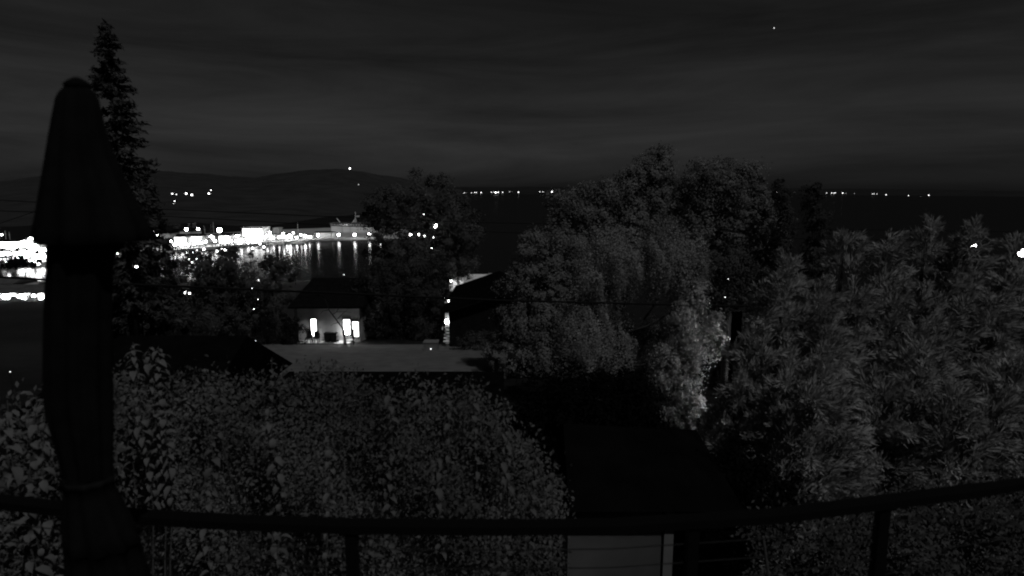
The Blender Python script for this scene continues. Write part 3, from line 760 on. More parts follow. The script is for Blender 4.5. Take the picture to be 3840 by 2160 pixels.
# ------------------------------------------------------------------ trees and shrubs, far to near
def G(px, Y):
    x = at(px, 1080, Y).x; return (x, Y, ground_z(x, Y))

# tall narrow spruce behind the umbrella
def spruce(name, label, px, py_top, Y, wpx, leaf, lean=0.0, sparse=1.0, n_whorl=34):
    b = Vector(G(px, Y)); top = at(px, py_top, Y); H = top.z - b.z; k = 1.0/ppm(Y); Rm = wpx * .5 * k
    t = empty(name, b, label, 'tree')
    MB().tube([(0, 0, -.3), (0, 0, H*.5), (lean, 0, H)], [.32, .18, .02], 8).build('trunk', M_bark, t, True)
    CC = []; AA = []; UU = []; bm = MB()
    for i in range(n_whorl):
        u = i / (n_whorl - 1.0); z = H * (.12 + .87 * u)
        Rr = Rm * (1 - u) ** .46 * random.uniform(.75, 1.12) + .15
        for j in range(random.randint(5, 7)):
            a = random.uniform(0, 2*math.pi); rl = Rr * random.uniform(.55, 1.2)
            d = np.array([math.cos(a), math.sin(a)])
            m_ = int(34 * sparse * (.4 + rl / Rm))
            s_ = rng.random(m_) ** .7
            pz = z - .28 * rl * s_ + .10 * rl * s_ ** 3 * 2 + lean*0
            pos = np.stack([d[0]*rl*s_, d[1]*rl*s_, pz], 1) + rng.normal(size=(m_, 3)) * np.array([.10, .10, .07]) * (.5 + Rm*.25)
            pos[:, 2] -= rng.random(m_) * .22
            CC.append(pos); AA.append(np.tile(np.array([d[0], d[1], -.35]), (m_, 1)) + rng.normal(size=(m_, 3)) * .5); UU.append(rng.normal(size=(m_, 3)))
            if j < 4: bm.tube([(0, 0, z), (d[0]*rl*.6, d[1]*rl*.6, z - .15*rl), (d[0]*rl, d[1]*rl, z - .12*rl)], [.04, .025, .008], 4)
    bm.build('limb', M_bark, t)['kind'] = 'stuff'
    C = np.concatenate(CC); n_ = len(C)
    obj_from('crown', leaf_mesh('crown', C, np.concatenate(AA), np.concatenate(UU), .42*(.5+rng.random(n_)), .15*(.5+rng.random(n_)), leaf), t)
spruce('spruce_tree', 'tall narrow spruce rising behind the closed umbrella', 492, 80, 38, 330, leafmat('spruce_needles', .055), lean=0.0, sparse=1.25, n_whorl=38)

def tree_px(name, label, px, Y, blobs, clumps, per, spread, ln, leaf, tr=.2, shell=.72, wr=.6, up=.35, cat='tree', zs=1.0):
    B = [px_blob(*b) if len(b) == 6 else px_blob(b[0], b[1], Y, b[2], b[3]) for b in blobs]
    return broad_tree(name, label, G(px, Y), B, clumps, per, spread, ln, ln*wr, leaf, M_bark, tr, cat, shell, up, None, zs)

tree_px('dark_evergreen', 'narrow dark evergreen left of the harbour quay lights', 560, 42, [(575, 830, 110, 190), (560, 960, 180, 260), (545, 1120, 230, 280), (520, 1220, 260, 200)], 700, 26, .22, .24, L_dark)
tree_px('dark_evergreen', 'dark rounded tree just right of the umbrella below the hill lights', 430, 40, [(430, 980, 220, 160), (400, 1110, 300, 240)], 500, 26, .22, .24, L_dark)
tree_px('broad_tree', 'broad low dark tree in front of the near harbour water', 900, 55, [(760, 1060, 260, 220), (900, 1040, 300, 200), (1020, 1090, 260, 240), (820, 1180, 360, 220), (1000, 1200, 280, 180), (690, 1120, 180, 220)], 1300, 30, .30, .26, leafmat('dusk_leaf', .05))
tree_px('round_tree', 'round-crowned tree in the middle, dim against the bay', 1560, 66, [(1590, 790, 330, 250), (1500, 860, 300, 280), (1680, 880, 260, 300), (1560, 1000, 420, 300), (1440, 800, 160, 160), (1710, 950, 150, 170)], 2000, 30, .36, .28, leafmat('middle_leaf', .07), shell=.6)
tree_px('lower_tree', 'dark leafy tree below the round-crowned middle tree, right of the lit wall', 1500, 52, [(1440, 1120, 240, 260), (1560, 1120, 280, 300), (1420, 1220, 200, 160), (1580, 1220, 240, 170), (1600, 1160, 100, 160)], 1100, 30, .28, .24, leafmat('dusk_leaf_dark', .035))
tree_px('bush', 'low dark bush at the foot of the pale lit wall', 1080, 47, [(1040, 1240, 160, 120), (1110, 1265, 110, 80)], 260, 26, .18, .16, L_dark, .08, cat='bush')
tree_px('bush', 'low dark bushes below the outside stair', 1740, 42, [(1790, 1285, 160, 70), (1870, 1280, 140, 80), (1720, 1300, 90, 40)], 260, 26, .15, .14, leafmat('dusk_leaf', .05), .06, cat='bush')

# trees right of the middle
tree_px('cedar', 'tall dark cedar with a ragged crown leaning to the right', 2330, 58, [(2480, 640, 110, 130), (2420, 680, 200, 120), (2330, 740, 260, 130), (2230, 790, 260, 150), (2130, 800, 190, 170), (2300, 880, 420, 260), (2440, 800, 240, 240), (2160, 900, 260, 240)], 2400, 28, .34, .30, L_broad, .35, shell=.6)
tree_px('tall_round_tree', 'tall round tree right of the ragged cedar', 2720, 50, [(2690, 720, 280, 220), (2780, 760, 220, 250), (2620, 800, 200, 260), (2720, 890, 400, 300), (2840, 880, 160, 220), (2700, 1010, 380, 260)], 2100, 28, .30, .26, leafmat('tall_round_leaf', .125), .3, shell=.6)
tree_px('cone_tree', 'dense cone-shaped tree with a pale left edge', 2050, 31, [(2005, 910, 70, 100), (2010, 990, 170, 190), (2020, 1100, 270, 260), (2030, 1220, 350, 280), (2010, 1320, 380, 240), (2120, 960, 180, 180), (2140, 1080, 240, 300)], 2300, 28, .17, .15, L_cone, .2, shell=.75)
tree_px('weeping_tree', 'round dome-shaped weeping tree in front of the cone tree', 2390, 23, [(2390, 985, 23, 380, 150, .8), (2270, 1040, 22.6, 220, 220, .8), (2215, 1190, 22.6, 190, 400, .8), (2530, 1030, 22.8, 220, 230, .8), (2590, 1130, 22.6, 110, 330, .8), (2175, 1330, 22.3, 190, 260, .8), (2290, 1330, 23, 170, 300, .8), (2500, 1340, 24.5, 240, 200, .8)], 2600, 40, .14, .078, L_weep, .2, shell=.8, zs=2.4)
tree_px('rear_shrub', 'loose leafy tree between the weeping tree and the feathery cypresses', 2720, 27, [(2690, 1020, 220, 170), (2760, 1100, 180, 240), (2680, 1180, 200, 300), (2740, 1320, 200, 300)], 1100, 26, .17, .14, leafmat('rear_leaf', .055), .12)
def pale_shrub():
    bl = [(2560, 1230, 90, 200), (2600, 1330, 100, 180), (2660, 1270, 100, 150), (2690, 1230, 60, 120), (2560, 1430, 100, 220), (2580, 1540, 110, 180), (2520, 1590, 130, 90), (2610, 1130, 60, 160), (2500, 1380, 110, 160)]
    tree_px('pale_shrub', 'speckled climbing shrub coloured pale for lamplight, brightest near the shed roof', 2590, 14.5, bl, 1500, 20, .10, .075, L_ivy, .06, shell=.5, cat='shrub')
pale_shrub()
# slender poplars
for px, pt, lb in ((2930, 690, 'slender dim poplar rising above the feathery cypresses, the left of two'), (3050, 690, 'slender dim poplar rising above the feathery cypresses, the right of two')):
    tree_px('poplar', lb, px, 45, [(px, pt + 60, 50, 140), (px + 5, pt + 170, 80, 200), (px, pt + 320, 90, 240)], 420, 24, .2, .2, leafmat('poplar_leaf', .045), .12, shell=.4)

# black evergreen shrub above the shed
tree_px('yew_shrub', 'large black rounded yew behind the shed roof', 2270, 12.5, [(2230, 1560, 500, 320), (2060, 1620, 300, 320), (2330, 1650, 220, 240), (2180, 1770, 540, 330)], 1300, 26, .15, .12, L_black, .12, shell=.75, cat='shrub')
tree_px('yew_shrub', 'black clipped yew right of the shed beside the railing', 2820, 9.0, [(2790, 1800, 180, 200), (2880, 1900, 160, 160), (2720, 1960, 330, 320), (2640, 2100, 300, 260)], 800, 26, .12, .10, L_black, .08, shell=.75, cat='shrub')

# feathery cypress hedge trees
def cypress(label, px, py_top, Y, wpx, plumes=620, per=44, lean=.12):
    b = Vector(G(px, Y)); top = at(px, py_top, Y); H = top.z - b.z; k = 1.0/ppm(Y); Rm = wpx*.5*k
    t = empty('cypress_tree', b, label, 'tree', 'feathery cypresses along the right side')
    mb = MB(); mb.tube([(0, 0, -.3), (.05, 0, H*.5), (lean*.6, 0, H*.92)], [.14, .09, .015], 8)
    for j in range(9):
        a = random.uniform(0, 6.28); z = random.uniform(.15, .7) * H; rr = Rm * .7 * (1 - z/H)
        mb.tube([(0, 0, z), (math.cos(a)*rr*.6, math.sin(a)*rr*.6, z+.5*rr), (math.cos(a)*rr, math.sin(a)*rr, z+1.4*rr)], [.04, .03, .01], 5)
    mb.build('trunk', M_bark, t, True)
    CC = []; AA = []; UU = []
    nl = 10
    for q in range(nl):
        ang = 2*math.pi*q/nl + random.uniform(-.4, .4); off = 0 if q == 0 else Rm * random.uniform(.3, .85)
        hq = H if q == 0 else H * random.uniform(.70, .97) * (1 - .16 * off / Rm)
        bx_, by_ = math.cos(ang)*off, math.sin(ang)*off
        rl = Rm * (.46 if q == 0 else random.uniform(.34, .5)); m_ = plumes // nl
        u = rng.random(m_) ** .85; z = hq * (.03 + .95 * u); a = rng.random(m_) * 2 * np.pi
        rr = rl * np.clip(1 - u, 0, 1) ** .6 * (.7 + .45 * rng.random(m_))
        outv = np.stack([np.cos(a), np.sin(a), np.zeros(m_)], 1)
        root = np.stack([bx_ * (1 - .25*u) + np.cos(a)*rr + lean*u*1.5, by_ * (1 - .25*u) + np.sin(a)*rr, z], 1)
        axis = norm(outv * .50 + np.array([.26, 0, .80]) + rng.normal(size=(m_, 3)) * .26)
        plen = (.30 + .50 * rng.random(m_)) * (.6 + .4 * (1 - u))
        sidev = norm(rng.normal(size=(m_, 3)))
        s = rng.random((m_, per)) ** .8
        curl = (s ** 2)[:, :, None] * sidev[:, None, :] * .18
        P = root[:, None, :] + axis[:, None, :] * (s * plen[:, None])[:, :, None] + curl
        side = rng.normal(size=(m_, per, 3)); P = P + side * (.022 + .075 * (1 - s))[:, :, None]
        P[:, :, 2] -= .14 * s ** 3
        A = np.repeat(axis[:, None, :], per, 1) + side * .28 + (s * .9)[:, :, None] * sidev[:, None, :] * .5; A[:, :, 2] -= .45 * s
        o_ = np.repeat((outv * .8 + np.array([0, -.25, .45]))[:, None, :], per, 1) + rng.normal(size=(m_, per, 3)) * .35
        CC.append(P.reshape(-1, 3)); AA.append(A.reshape(-1, 3)); UU.append(np.cross(o_.reshape(-1, 3), A.reshape(-1, 3)))
    C = np.concatenate(CC); A = np.concatenate(AA); U = np.concatenate(UU); n_ = len(C); ok = C[:, 2] > .03
    obj_from('crown', leaf_mesh('crown', C[ok], A[ok], U[ok], (.16*(.5+rng.random(n_)))[ok], (.019*(.6+rng.random(n_)))[ok], L_cyp), t)
cyl = [('feathery cypress at the left end of the cypress row', 2925, 945, 12.8, 560), ('feathery cypress with a curled tip, second in the cypress row', 3140, 848, 14.0, 560), ('low feathery cypress between two taller cypress tips', 3290, 870, 13.4, 560),
       ('tallest feathery cypress in the cypress row', 3440, 812, 14.4, 560), ('feathery cypress just left of the crescent-shaped street lamp', 3590, 850, 13.6, 540), ('feathery cypress right of the crescent-shaped street lamp', 3770, 868, 13.4, 520), ('feathery cypress cut by the right edge of the picture', 3960, 900, 12.8, 560),
       ('low feathery cypress in front of the cypress row, over the railing', 3060, 1330, 10.6, 560), ('low feathery cypress in front of the tallest cypress, over the railing', 3460, 1260, 10.8, 620), ('low feathery cypress by the right end of the railing', 3800, 1300, 10.4, 600)]
for lb, px, pt, Y, wv in cyl: cypress(lb, px, pt, Y, wv * 1.1, 900, 60)

tree_px('porch_bush', 'ragged bush lit by the bright porch at the left edge', 80, 112, [(60, 1132, 60, 34), (100, 1134, 60, 30)], 200, 16, .25, .3, leafmat('mid_leaf_pale', .2), .08, shell=.4, cat='bush')
tree_px('town_tree', 'dark ragged trees silhouetted at the foot of the harbour town', 95, 215, [(70, 984, 60, 34), (105, 982, 60, 40), (140, 990, 40, 26), (30, 996, 60, 20)], 160, 14, .7, .9, L_dark, .2, shell=.4)
# ------------------------------------------------------------------ street lamps among the trees
lamp_post(3650, 925, 60, .58, 40, 'crescent-shaped street lamp glowing behind the feathery cypresses', arm=1.6)
lamp_post(3834, 945, 60, .85, 40, 'round street lamp glowing at the right edge of the picture', arm=1.6)
tl2 = [(1538, 842, 65.6, .85, 30, 'larger of two bright lamps high in the round middle tree, left one'), (1632, 846, 65.3, .85, 32, 'bright lamp at the right side of the round middle tree'),
       (1607, 811, 65.3, .45, 16, 'small lamp near the top of the round middle tree'), (1588, 802, 65.3, .32, 8, 'faint topmost lamp in the round middle tree'), (1540, 880, 65, .55, 20, 'lamp below the larger left lamp in the round middle tree'),
       (1572, 879, 65, .45, 20, 'middle lamp of the lower row in the round middle tree'), (1592, 884, 65, .38, 14, 'small lamp of the lower row in the round middle tree'), (1624, 890, 65, .5, 18, 'right lamp of the lower row in the round middle tree'),
       (1617, 930, 65, .38, 14, 'lowest small lamp in the round middle tree'), (440, 950, 39, .26, 16, 'small lamp close beside the umbrella, left of three'), (512, 1000, 38.4, .38, 22, 'lamp shining low between umbrella and dark evergreen'),
       (566, 915, 40.6, .26, 24, 'lamp shining on the dark evergreen by the quay'), (576, 866, 40.8, .22, 10, 'small lamp lighting the top of the dark evergreen'), (486, 944, 38.8, .24, 12, 'small lamp beside the umbrella, right of three'), (456, 932, 38.8, .24, 12, 'small lamp beside the umbrella, middle of three'),
       (692, 1098, 54.2, .32, 14, 'lower left lamp of three in the low dark tree'), (696, 1092, 54.2, .22, 12, 'upper lamp of three in the low dark tree'), (711, 1099, 54.2, .36, 16, 'right lamp of three in the low dark tree'),
       (968, 1050, 54.2, .34, 14, 'lamp shining high in the right part of the low dark tree'), (945, 1082, 54.2, .28, 10, 'small lamp in the middle of the low dark tree'), (1000, 1078, 54.2, .36, 14, 'lamp shining on leaves near the black house roof'), (968, 1122, 54.2, .22, 10, 'faint lamp below the others in the low dark tree'),
       (952, 1160, 54.2, .24, 12, 'lowest faint lamp in the low dark tree'), (941, 1282, 47, .16, 14, 'tiny lamp at the ground left of the lit house'), (958, 1279, 47, .2, 16, 'tiny lamp at the ground nearest the lit house'),
       (1668, 1118, 47, .3, 18, 'lamp glittering through leaves at the corner of the black roof'), (1682, 1128, 47, .32, 20, 'lower lamp glittering at the corner of the black roof'), (2731, 1046, 26, .035, 5, 'tiny upper light in the loose leafy tree'), (2719, 1114, 25, .04, 6, 'tiny lower light in the loose leafy tree'),
       (1290, 1030, 56, .16, 3, 'faint light above the roof of the lit house'), (38, 1394, 22, .05, 2, 'tiny light in the dark garden left of the umbrella')]
for px, py, Y, sz, st, lb in tl2:
    lamp_post(px, py, Y, sz * (.46 if Y > 50 else (.42 if Y > 30 else 1.0)), st * (1.1 if Y > 50 else .7), lb, name='garden_lamp' if sz < .3 else 'street_lamp')

# unseen lamp known by its glow; column form and shade added to steer light
h0 = at(2738, 1590, 14.0); h1 = at(2738, 1180, 14.0); gz = ground_z(h0.x, h0.y)
t = empty('hidden_light', (h0.x, h0.y, gz), 'lamp with added column and shade between pale shrub and leftmost cypress, seen by its glow', 'lamp')
za, zb = h0.z - gz, h1.z - gz
MB().tube([(0, 0, -.1), (0, 0, za)], [.04, .035], 6).build('pole', M_bin, t)
MB().lathe([(.022, za + .01), (.026, za + .05), (.026, za + .75), (.012, zb)], 8, (-.02, 0, 0)).build('lamp_tube', lampmat(60), t, True)
v = []; n_ = 13
for i in range(n_):
    a = math.pi * (-.80 + 1.60 * i / (n_-1.0))
    v += [(.15*math.cos(a) - .03, .15*math.sin(a), za - .06), (.15*math.cos(a) - .03, .15*math.sin(a), zb + .1)]
sh = MB(); sh.add(v, [(2*i, 2*i+2, 2*i+3, 2*i+1) for i in range(n_-1)]); sh.build('light_shield', M_blackroof, t, True)

# ------------------------------------------------------------------ power lines
def wire(label, pts, r):
    """pts: (px, py, depth)"""
    P = [at(*p) for p in pts]; q = []
    for i in range(len(P)-1):
        for k in range(10): q.append(P[i].lerp(P[i+1], k/10.0))
    q.append(P[-1]); b = q[0].copy()
    o = MB().tube([p - b for p in q], r, 5).build('power_line', M_wire, None, True, loc=b)
    tag(o, label, 'wire')
wire('thick black cable crossing in front of the weeping tree', [(-900, 990, 17), (500, 1066, 18), (1250, 1098, 18.5), (1870, 1126, 19), (2690, 1146, 20), (4600, 1170, 22)], .034)
wire('upper thin wire crossing the round middle tree', [(-900, 700, 33), (640, 786, 34), (1100, 806, 34), (1800, 834, 35), (2600, 852, 36), (4600, 880, 38)], .022)
wire('lower thin wire crossing the trees right of the middle', [(-900, 760, 33), (640, 812, 34), (1300, 848, 34), (1900, 872, 35), (2600, 890, 36), (4600, 915, 38)], .022)
wire('thin wire rising beside the umbrella over the harbour town', [(-900, 1160, 40), (0, 838, 40), (140, 790, 40), (600, 640, 40)], .02)

# ------------------------------------------------------------------ shed below the deck
def shed():
    Y = 8.0; k = 1/ppm(Y)
    x0 = at(2128, 2050, Y).x; x1 = at(2522, 2050, Y).x; cx = (x0+x1)/2; gz = ground_z(cx, Y)
    t = empty('garden_shed', (cx, Y, gz), 'small shed with ribbed pale wall and black roof below the railing', 'shed')
    zt = at(2300, 1872, Y).z - gz; w2 = (x1-x0)/2
    X = lambda px: at(px, 2050, Y).x - cx
    xt = X(2478)
    # ribbed sheet
    n_ = 90; v = []; f = []
    for i in range(n_*2+1):
        xx = -w2 + (xt + w2) * i / (n_*2.0); yy = (-.012 if i % 2 else 0.004)
        v += [(xx, yy, -.3), (xx, yy, zt)]
    f = [(2*i, 2*i+2, 2*i+3, 2*i+1) for i in range(n_*2)]
    mb = MB(); mb.add(v, f); mb.box(-w2, xt, .01, .05, -.3, zt); mb.build('ribbed_wall', M_rib, t)
    MB().box(xt+.035, w2, -.03, .05, -.3, zt).build('corner_board', M_trim, t)
    MB().box(-w2, w2, .051, 2.2, -.3, zt-.003).build('body', M_walldark, t)
    MB().box(-w2-.06, -w2-.002, -.04, .06, -.3, zt).build('post', M_walldark, t)
    zr = at(2520, 1610, Y+1.2).z - gz
    MB().add([(-w2-.02, -.34, zt), (X(2750), -.34, zt), (X(2800), 2.5, zt), (-w2-.02, 2.5, zt), (-w2+.02, 1.2, zr+.10), (X(2490)*1.12, 1.2, zr)],
             [(0, 3, 2, 1), (0, 1, 5, 4), (2, 3, 4, 5), (1, 2, 5), (3, 0, 4)]).build('roof', M_blackroof, t)
shed()
b = at(2895, 2140, 6.5); 
st_ = empty('garden_stake', (b.x + .25, 6.5, ground_z(b.x, 6.5)), 'thin pale stake leaning beside the black yew below the railing', 'stake')
p1 = at(2862, 2016, 6.5) - st_.location
MB().tube([(0, 0, -.1), p1], [.018, .016], 6).build('rod', M_palestem, st_)
MB().ball(p1, .022, 6, 4).build('cap', M_palestem, st_)

# ------------------------------------------------------------------ hedge and tall leafy stalks in front of the deck
def hedge(name, label, px0, px1, Y, py_tops, leaf, clumps, per, spread, ln, seed_depth=.5):
    """hedge thing whose top edge follows py_tops at depth Y down to the ground"""
    xa, xb = at(px0, 1700, Y).x, at(px1, 1700, Y).x; cx = (xa+xb)/2; gz = ground_z(cx, Y)
    t = empty(name, (cx, Y, gz), label, 'hedge')
    px = np.array([p for p, _ in py_tops], float); pz = np.array([at(p, q, Y).z - gz for p, q in py_tops]); pxw = np.array([at(p, 1700, Y).x - cx for p in px])
    x = rng.uniform(xa-cx, xb-cx, clumps); top = np.interp(x, pxw, pz) + rng.normal(size=clumps)*.06
    u = rng.random(clumps); z = .05 + (top - .05) * u
    y = -seed_depth * .5 * np.sin(np.pi * np.clip(u, .1, 1) ) * rng.random(clumps) ** .4 + rng.normal(size=clumps) * .12 + (u > .93) * rng.random(clumps) * seed_depth
    cc = np.stack([x, y + .18*np.sin(x*5 + z*4), z], 1)
    C = np.repeat(cc, per, 0) + rng.normal(size=(clumps*per, 3)) * spread
    nr = norm(np.array([-.15, -.75, .45]) + rng.normal(size=C.shape) * .42)
    A = np.cross(nr, rng.normal(size=C.shape)); A[:, 2] -= .6; U = np.cross(nr, norm(A))
    s = .5 + .9 * rng.random(len(C)); ok = C[:, 2] > .02
    o = obj_from('foliage', leaf_mesh('foliage', C[ok], A[ok], U[ok], (ln*s)[ok], (ln*.5*s)[ok], leaf), t); o['kind'] = 'stuff'
    mb = MB()
    for i in range(int((xb-xa) / .22)):
        xx = random.uniform(xa-cx, xb-cx); zz = float(np.interp(xx, pxw, pz)) * random.uniform(.75, .98); yy = random.uniform(-.2, .1)
        mb.tube([(xx, yy, -.1), (xx + random.uniform(-.1, .1), yy + random.uniform(-.05, .05), zz*.5), (xx + random.uniform(-.2, .2), yy, zz)], [.018, .013, .004], 5)
    mb.build('stem', M_palestem, t)
hedge('leafy_hedge', 'dense leafy hedge filling the space between umbrella and shed', 260, 2085, 5.6,
      [(260, 1480), (450, 1460), (600, 1480), (760, 1490), (1000, 1480), (1250, 1470), (1500, 1500), (1700, 1530), (1830, 1590), (1920, 1680), (2000, 1760), (2085, 1800)], L_hedge, 4600, 26, .085, .044)
hedge('leafy_hedge', 'pale leafy hedge at the left of the umbrella below the town lights', -260, 330, 4.6,
      [(-260, 1560), (0, 1600), (100, 1570), (220, 1600), (330, 1700)], leafmat('pale_hedge_leaf', .14, .4, 2.5, .5), 1500, 22, .08, .06)  # paler hedge kind, its tone also imitating brighter light at this end
hedge('leafy_hedge', 'dim low hedge under the right end of the railing', 2840, 4300, 7.4, [(2840, 2040), (3100, 1960), (3500, 1900), (3840, 1850), (4300, 1850)], leafmat('dim_hedge_leaf', .06, .4, 2.0), 1600, 18, .09, .07)

# one broad leaf, curved and folded along its midrib
def leaf_proto(name, Ln, W, curl, m):
    v = []; K = 5
    for i in range(K):
        u = i / (K-1.0); hw = W * .5 * math.sin(math.pi * (u ** .75)) + .001
        a = curl * u; xx = Ln * (math.sin(a) / curl if curl else u); zz = -Ln * ((1 - math.cos(a)) / curl if curl else 0)
        v += [(xx, -hw, zz + hw*.35), (xx, 0, zz), (xx, hw, zz + hw*.35)]
    f = []
    for i in range(K-1):
        for j in range(2): f.append((3*i+j, 3*(i+1)+j, 3*(i+1)+j+1, 3*i+j+1))
    me = bpy.data.meshes.new(name); me.from_pydata(v, [], f); me.materials.append(m); me.update()
    me.polygons.foreach_set('use_smooth', [True]*len(me.polygons))
    return me
LEAVES = {}
for key, m_ in (('a', L_pale), ('b', L_pale2)):
    LEAVES[key] = [leaf_proto('leaf', .115, .05, 2.0, m_), leaf_proto('leaf', .10, .046, 2.6, m_), leaf_proto('leaf', .12, .05, 1.6, m_), leaf_proto('leaf', .085, .045, 1.2, m_)]
def stalk(label, px, py, Y, n_leaves, spacing=.055, key='a', lean=0.0, fan=1.0, n_stems=1):
    bend = random.uniform(.03, .09); lean += random.uniform(-.12, .12)
    tip = at(px, py, Y); gx, gz = tip.x - lean, ground_z(tip.x, Y)
    t = empty('leafy_stalk', (gx, Y, gz), label, 'plant', 'tall leafy stalks in front of the deck')
    H = tip.z - gz
    for q in range(n_stems):
        ox = (q - (n_stems-1)/2.0) * .06 + random.uniform(-.02, .02); oy = random.uniform(-.06, .06); hh = H * (1 - .05*random.random()*(q > 0))
        f_ = lambda z: Vector((lean * (z/H) ** 1.5 + ox * (.5 + z/H) + bend*math.sin(z*2.3+px) * (1 - z/H) * 2, oy + bend*math.sin(z*2.9+px), z))
        MB().tube([f_(hh*i/8.0) if i else Vector((ox*.5, oy, -.1)) for i in range(9)], [.011 - .0010*i for i in range(9)], 5).build('stem', M_palestem, t)
        a = random.uniform(0, 6.28)
        for i in range(int(n_leaves * 1.4) // n_stems):
            z = hh - .01 - (i // 2) * spacing * (.85 + .012*i) - random.uniform(0, .02)
            if z < .2: break
            a += math.pi if i % 2 else math.pi / 2 + random.uniform(-.4, .4)
            me = random.choice(LEAVES[key]); o = obj_from('leaf', me, t)
            o.location = f_(z)
            s_ = (.55 + .5 * min(1.0, i / 5.0)) * random.uniform(.6, 1.15) * fan
            o.scale = (s_, s_, s_)
            o.rotation_euler = (random.uniform(-.35, .35), random.uniform(-.55, .25), a)
stalks = [
 ('tallest pale leafy stalk clump standing right beside the umbrella', 560, 1275, 4.9, 150, .026, 'b', 0, 1.0, 3),
 ('leafy stalk lower down against the right side of the umbrella', 470, 1480, 5.0, 22, .055, 'a', 0, 1.0, 1),
 ('short leafy stalk right of the tallest clump against the black roof', 728, 1418, 5.2, 14, .05, 'a', -.05, .9, 1),
 ('bushy leafy stalk tip against the black roof, second from the tallest clump', 800, 1380, 5.2, 26, .05, 'a', 0, .9, 2),
 ('dim leafy stalk tip crossing the sloping black roof edge', 1020, 1345, 5.6, 26, .055, 'a', 0, .95, 2),
 ('small leafy stalk tip left of the sloping black roof edge', 940, 1385, 5.6, 14, .05, 'a', -.05, .9, 1),
 ('thin leafy stalk with a big round pale top leaf in mid hedge', 1000, 1520, 4.9, 26, .075, 'b', .1, 1.15, 1),
 ('long thin leafy stalk reaching the railing in mid hedge', 795, 1605, 4.7, 30, .06, 'a', .08, 1.1, 1),
 ('pale leafy stalk close above the railing, left of the railing post', 790, 1830, 4.5, 22, .055, 'b', -.08, 1.1, 1),
 ('thin leafy stalk whose tip overlaps the pale lawn', 1190, 1350, 5.7, 20, .08, 'a', .04, .8, 1),
 ('curly leafy stalk in the hedge below the lawn', 1225, 1605, 4.8, 24, .06, 'b', .05, 1.0, 1),
 ('leafy stalk tip against the black flat roof, leftmost of four', 1470, 1435, 5.3, 22, .055, 'a', 0, 1.0, 1),
 ('leafy stalk tip against the black flat roof, second of four', 1570, 1425, 5.5, 24, .055, 'a', 0, .95, 1),
 ('leafy stalk tip against the black flat roof, third of four', 1682, 1462, 5.4, 24, .055, 'a', 0, .95, 1),
 ('leafy stalk tip against the black flat roof, rightmost of four', 1780, 1440, 5.4, 30, .055, 'a', 0, 1.0, 1),
 ('leafy stalk clump in front of the black yew at the hedge end', 1900, 1500, 5.3, 36, .055, 'a', 0, 1.0, 2),
 ('low leafy stalk in front of the black yew near the shed, left one', 2010, 1690, 5.2, 20, .055, 'a', 0, .95, 1),
 ('low leafy stalk at the very end of the hedge by the shed', 2090, 1730, 5.2, 22, .055, 'a', 0, .95, 1),
 ('curling leafy stalk in the middle of the hedge above the railing post', 1440, 1700, 4.8, 24, .055, 'a', .05, 1.05, 1),
 ('leafy stalk low in the hedge between railing post and shed', 1650, 1680, 4.9, 20, .06, 'a', 0, 1.0, 1),
 ('large pale leafy stalk at the left edge of the picture', 45, 1490, 3.9, 30, .06, 'b', .12, 1.2, 1),
 ('large pale leafy stalk second from the left edge', 110, 1500, 4.0, 30, .06, 'b', .1, 1.15, 1),
 ('large pale leafy stalk hard against the left side of the umbrella', 172, 1510, 4.1, 30, .06, 'b', .08, 1.1, 1),
 ('leafy stalk below the railing left of the railing post', 1020, 1900, 4.4, 18, .06, 'a', 0, 1.0, 1),
 ('leafy stalk below the railing right of the railing post', 1390, 1990, 4.4, 16, .06, 'a', .05, 1.0, 1),
 ('leafy stalk below the railing near the shed wall', 1900, 1990, 4.5, 16, .06, 'a', 0, 1.0, 1),
 ('pale leafy stalk below the railing left of the umbrella', 120, 1900, 3.9, 18, .06, 'b', 0, 1.0, 1)]
for s_ in stalks: stalk(*s_)

# ------------------------------------------------------------------ deck, railing
DZ = CZ - 2.42                                   # deck floor
RZ = CZ - 1.40                                   # top of the rail
deck = tag(MB().box(-4.6, 4.6, -.6, 2.72, DZ-.32, DZ-.05).build('deck', M_deck), kind='structure')
for i in range(23):
    y0 = -.58 + i*.143
    MB().box(-4.6, 4.6, y0, y0+.136, DZ-.046, DZ-.01 + .002*(i % 3)).build('plank', M_deck, deck)
for x in (-4.2, -1.4, 1.4, 4.2):
    MB().box(x-.07, x+.07, 2.3, 2.44, ground_z(x, 2.4)-.3, DZ-.324).build('deck_post', M_deck, deck)
rail_px = [(-500, 1800), (0, 1868), (480, 1921), (900, 1945), (1310, 1958), (1900, 1963), (2300, 1958), (2900, 1921), (3330, 1868), (3640, 1829), (4300, 1740)]
rp = [onz(px, py, RZ) for px, py in rail_px]
rp = [Vector((rp[0].x - .06, -.5, RZ))] + rp + [Vector((rp[-1].x + .06, -.5, RZ))]      # the rail turns back to the house at both ends
rail = empty('deck_railing', (0, 2.4, DZ), 'dark metal cable railing along the edge of the deck', 'railing')
o0 = Vector((0, 2.4, DZ))
def strip(pts, w_, h_, ztop):
    mb = MB(); v = []; n_ = len(pts)
    for i, p in enumerate(pts):
        a = pts[max(0, i-1)]; b_ = pts[min(n_-1, i+1)]; d = (b_ - a); d.z = 0; d.normalize(); nn = Vector((-d.y, d.x, 0))
        for s1, z in ((-1, 0), (1, 0), (1, -h_), (-1, -h_)):
            q = p + nn * s1 * w_ * .5 - o0; v.append((q.x, q.y, ztop - DZ + z))
    f = [(i*4+j, i*4+(j+1) % 4, (i+1)*4+(j+1) % 4, (i+1)*4+j) for i in range(n_-1) for j in range(4)] + [(0, 1, 2, 3), tuple(range(4*n_-1, 4*n_-5, -1))]
    return mb.add(v, f)
strip(rp, .070, .036, RZ).build('top_rail', M_bronze, rail)
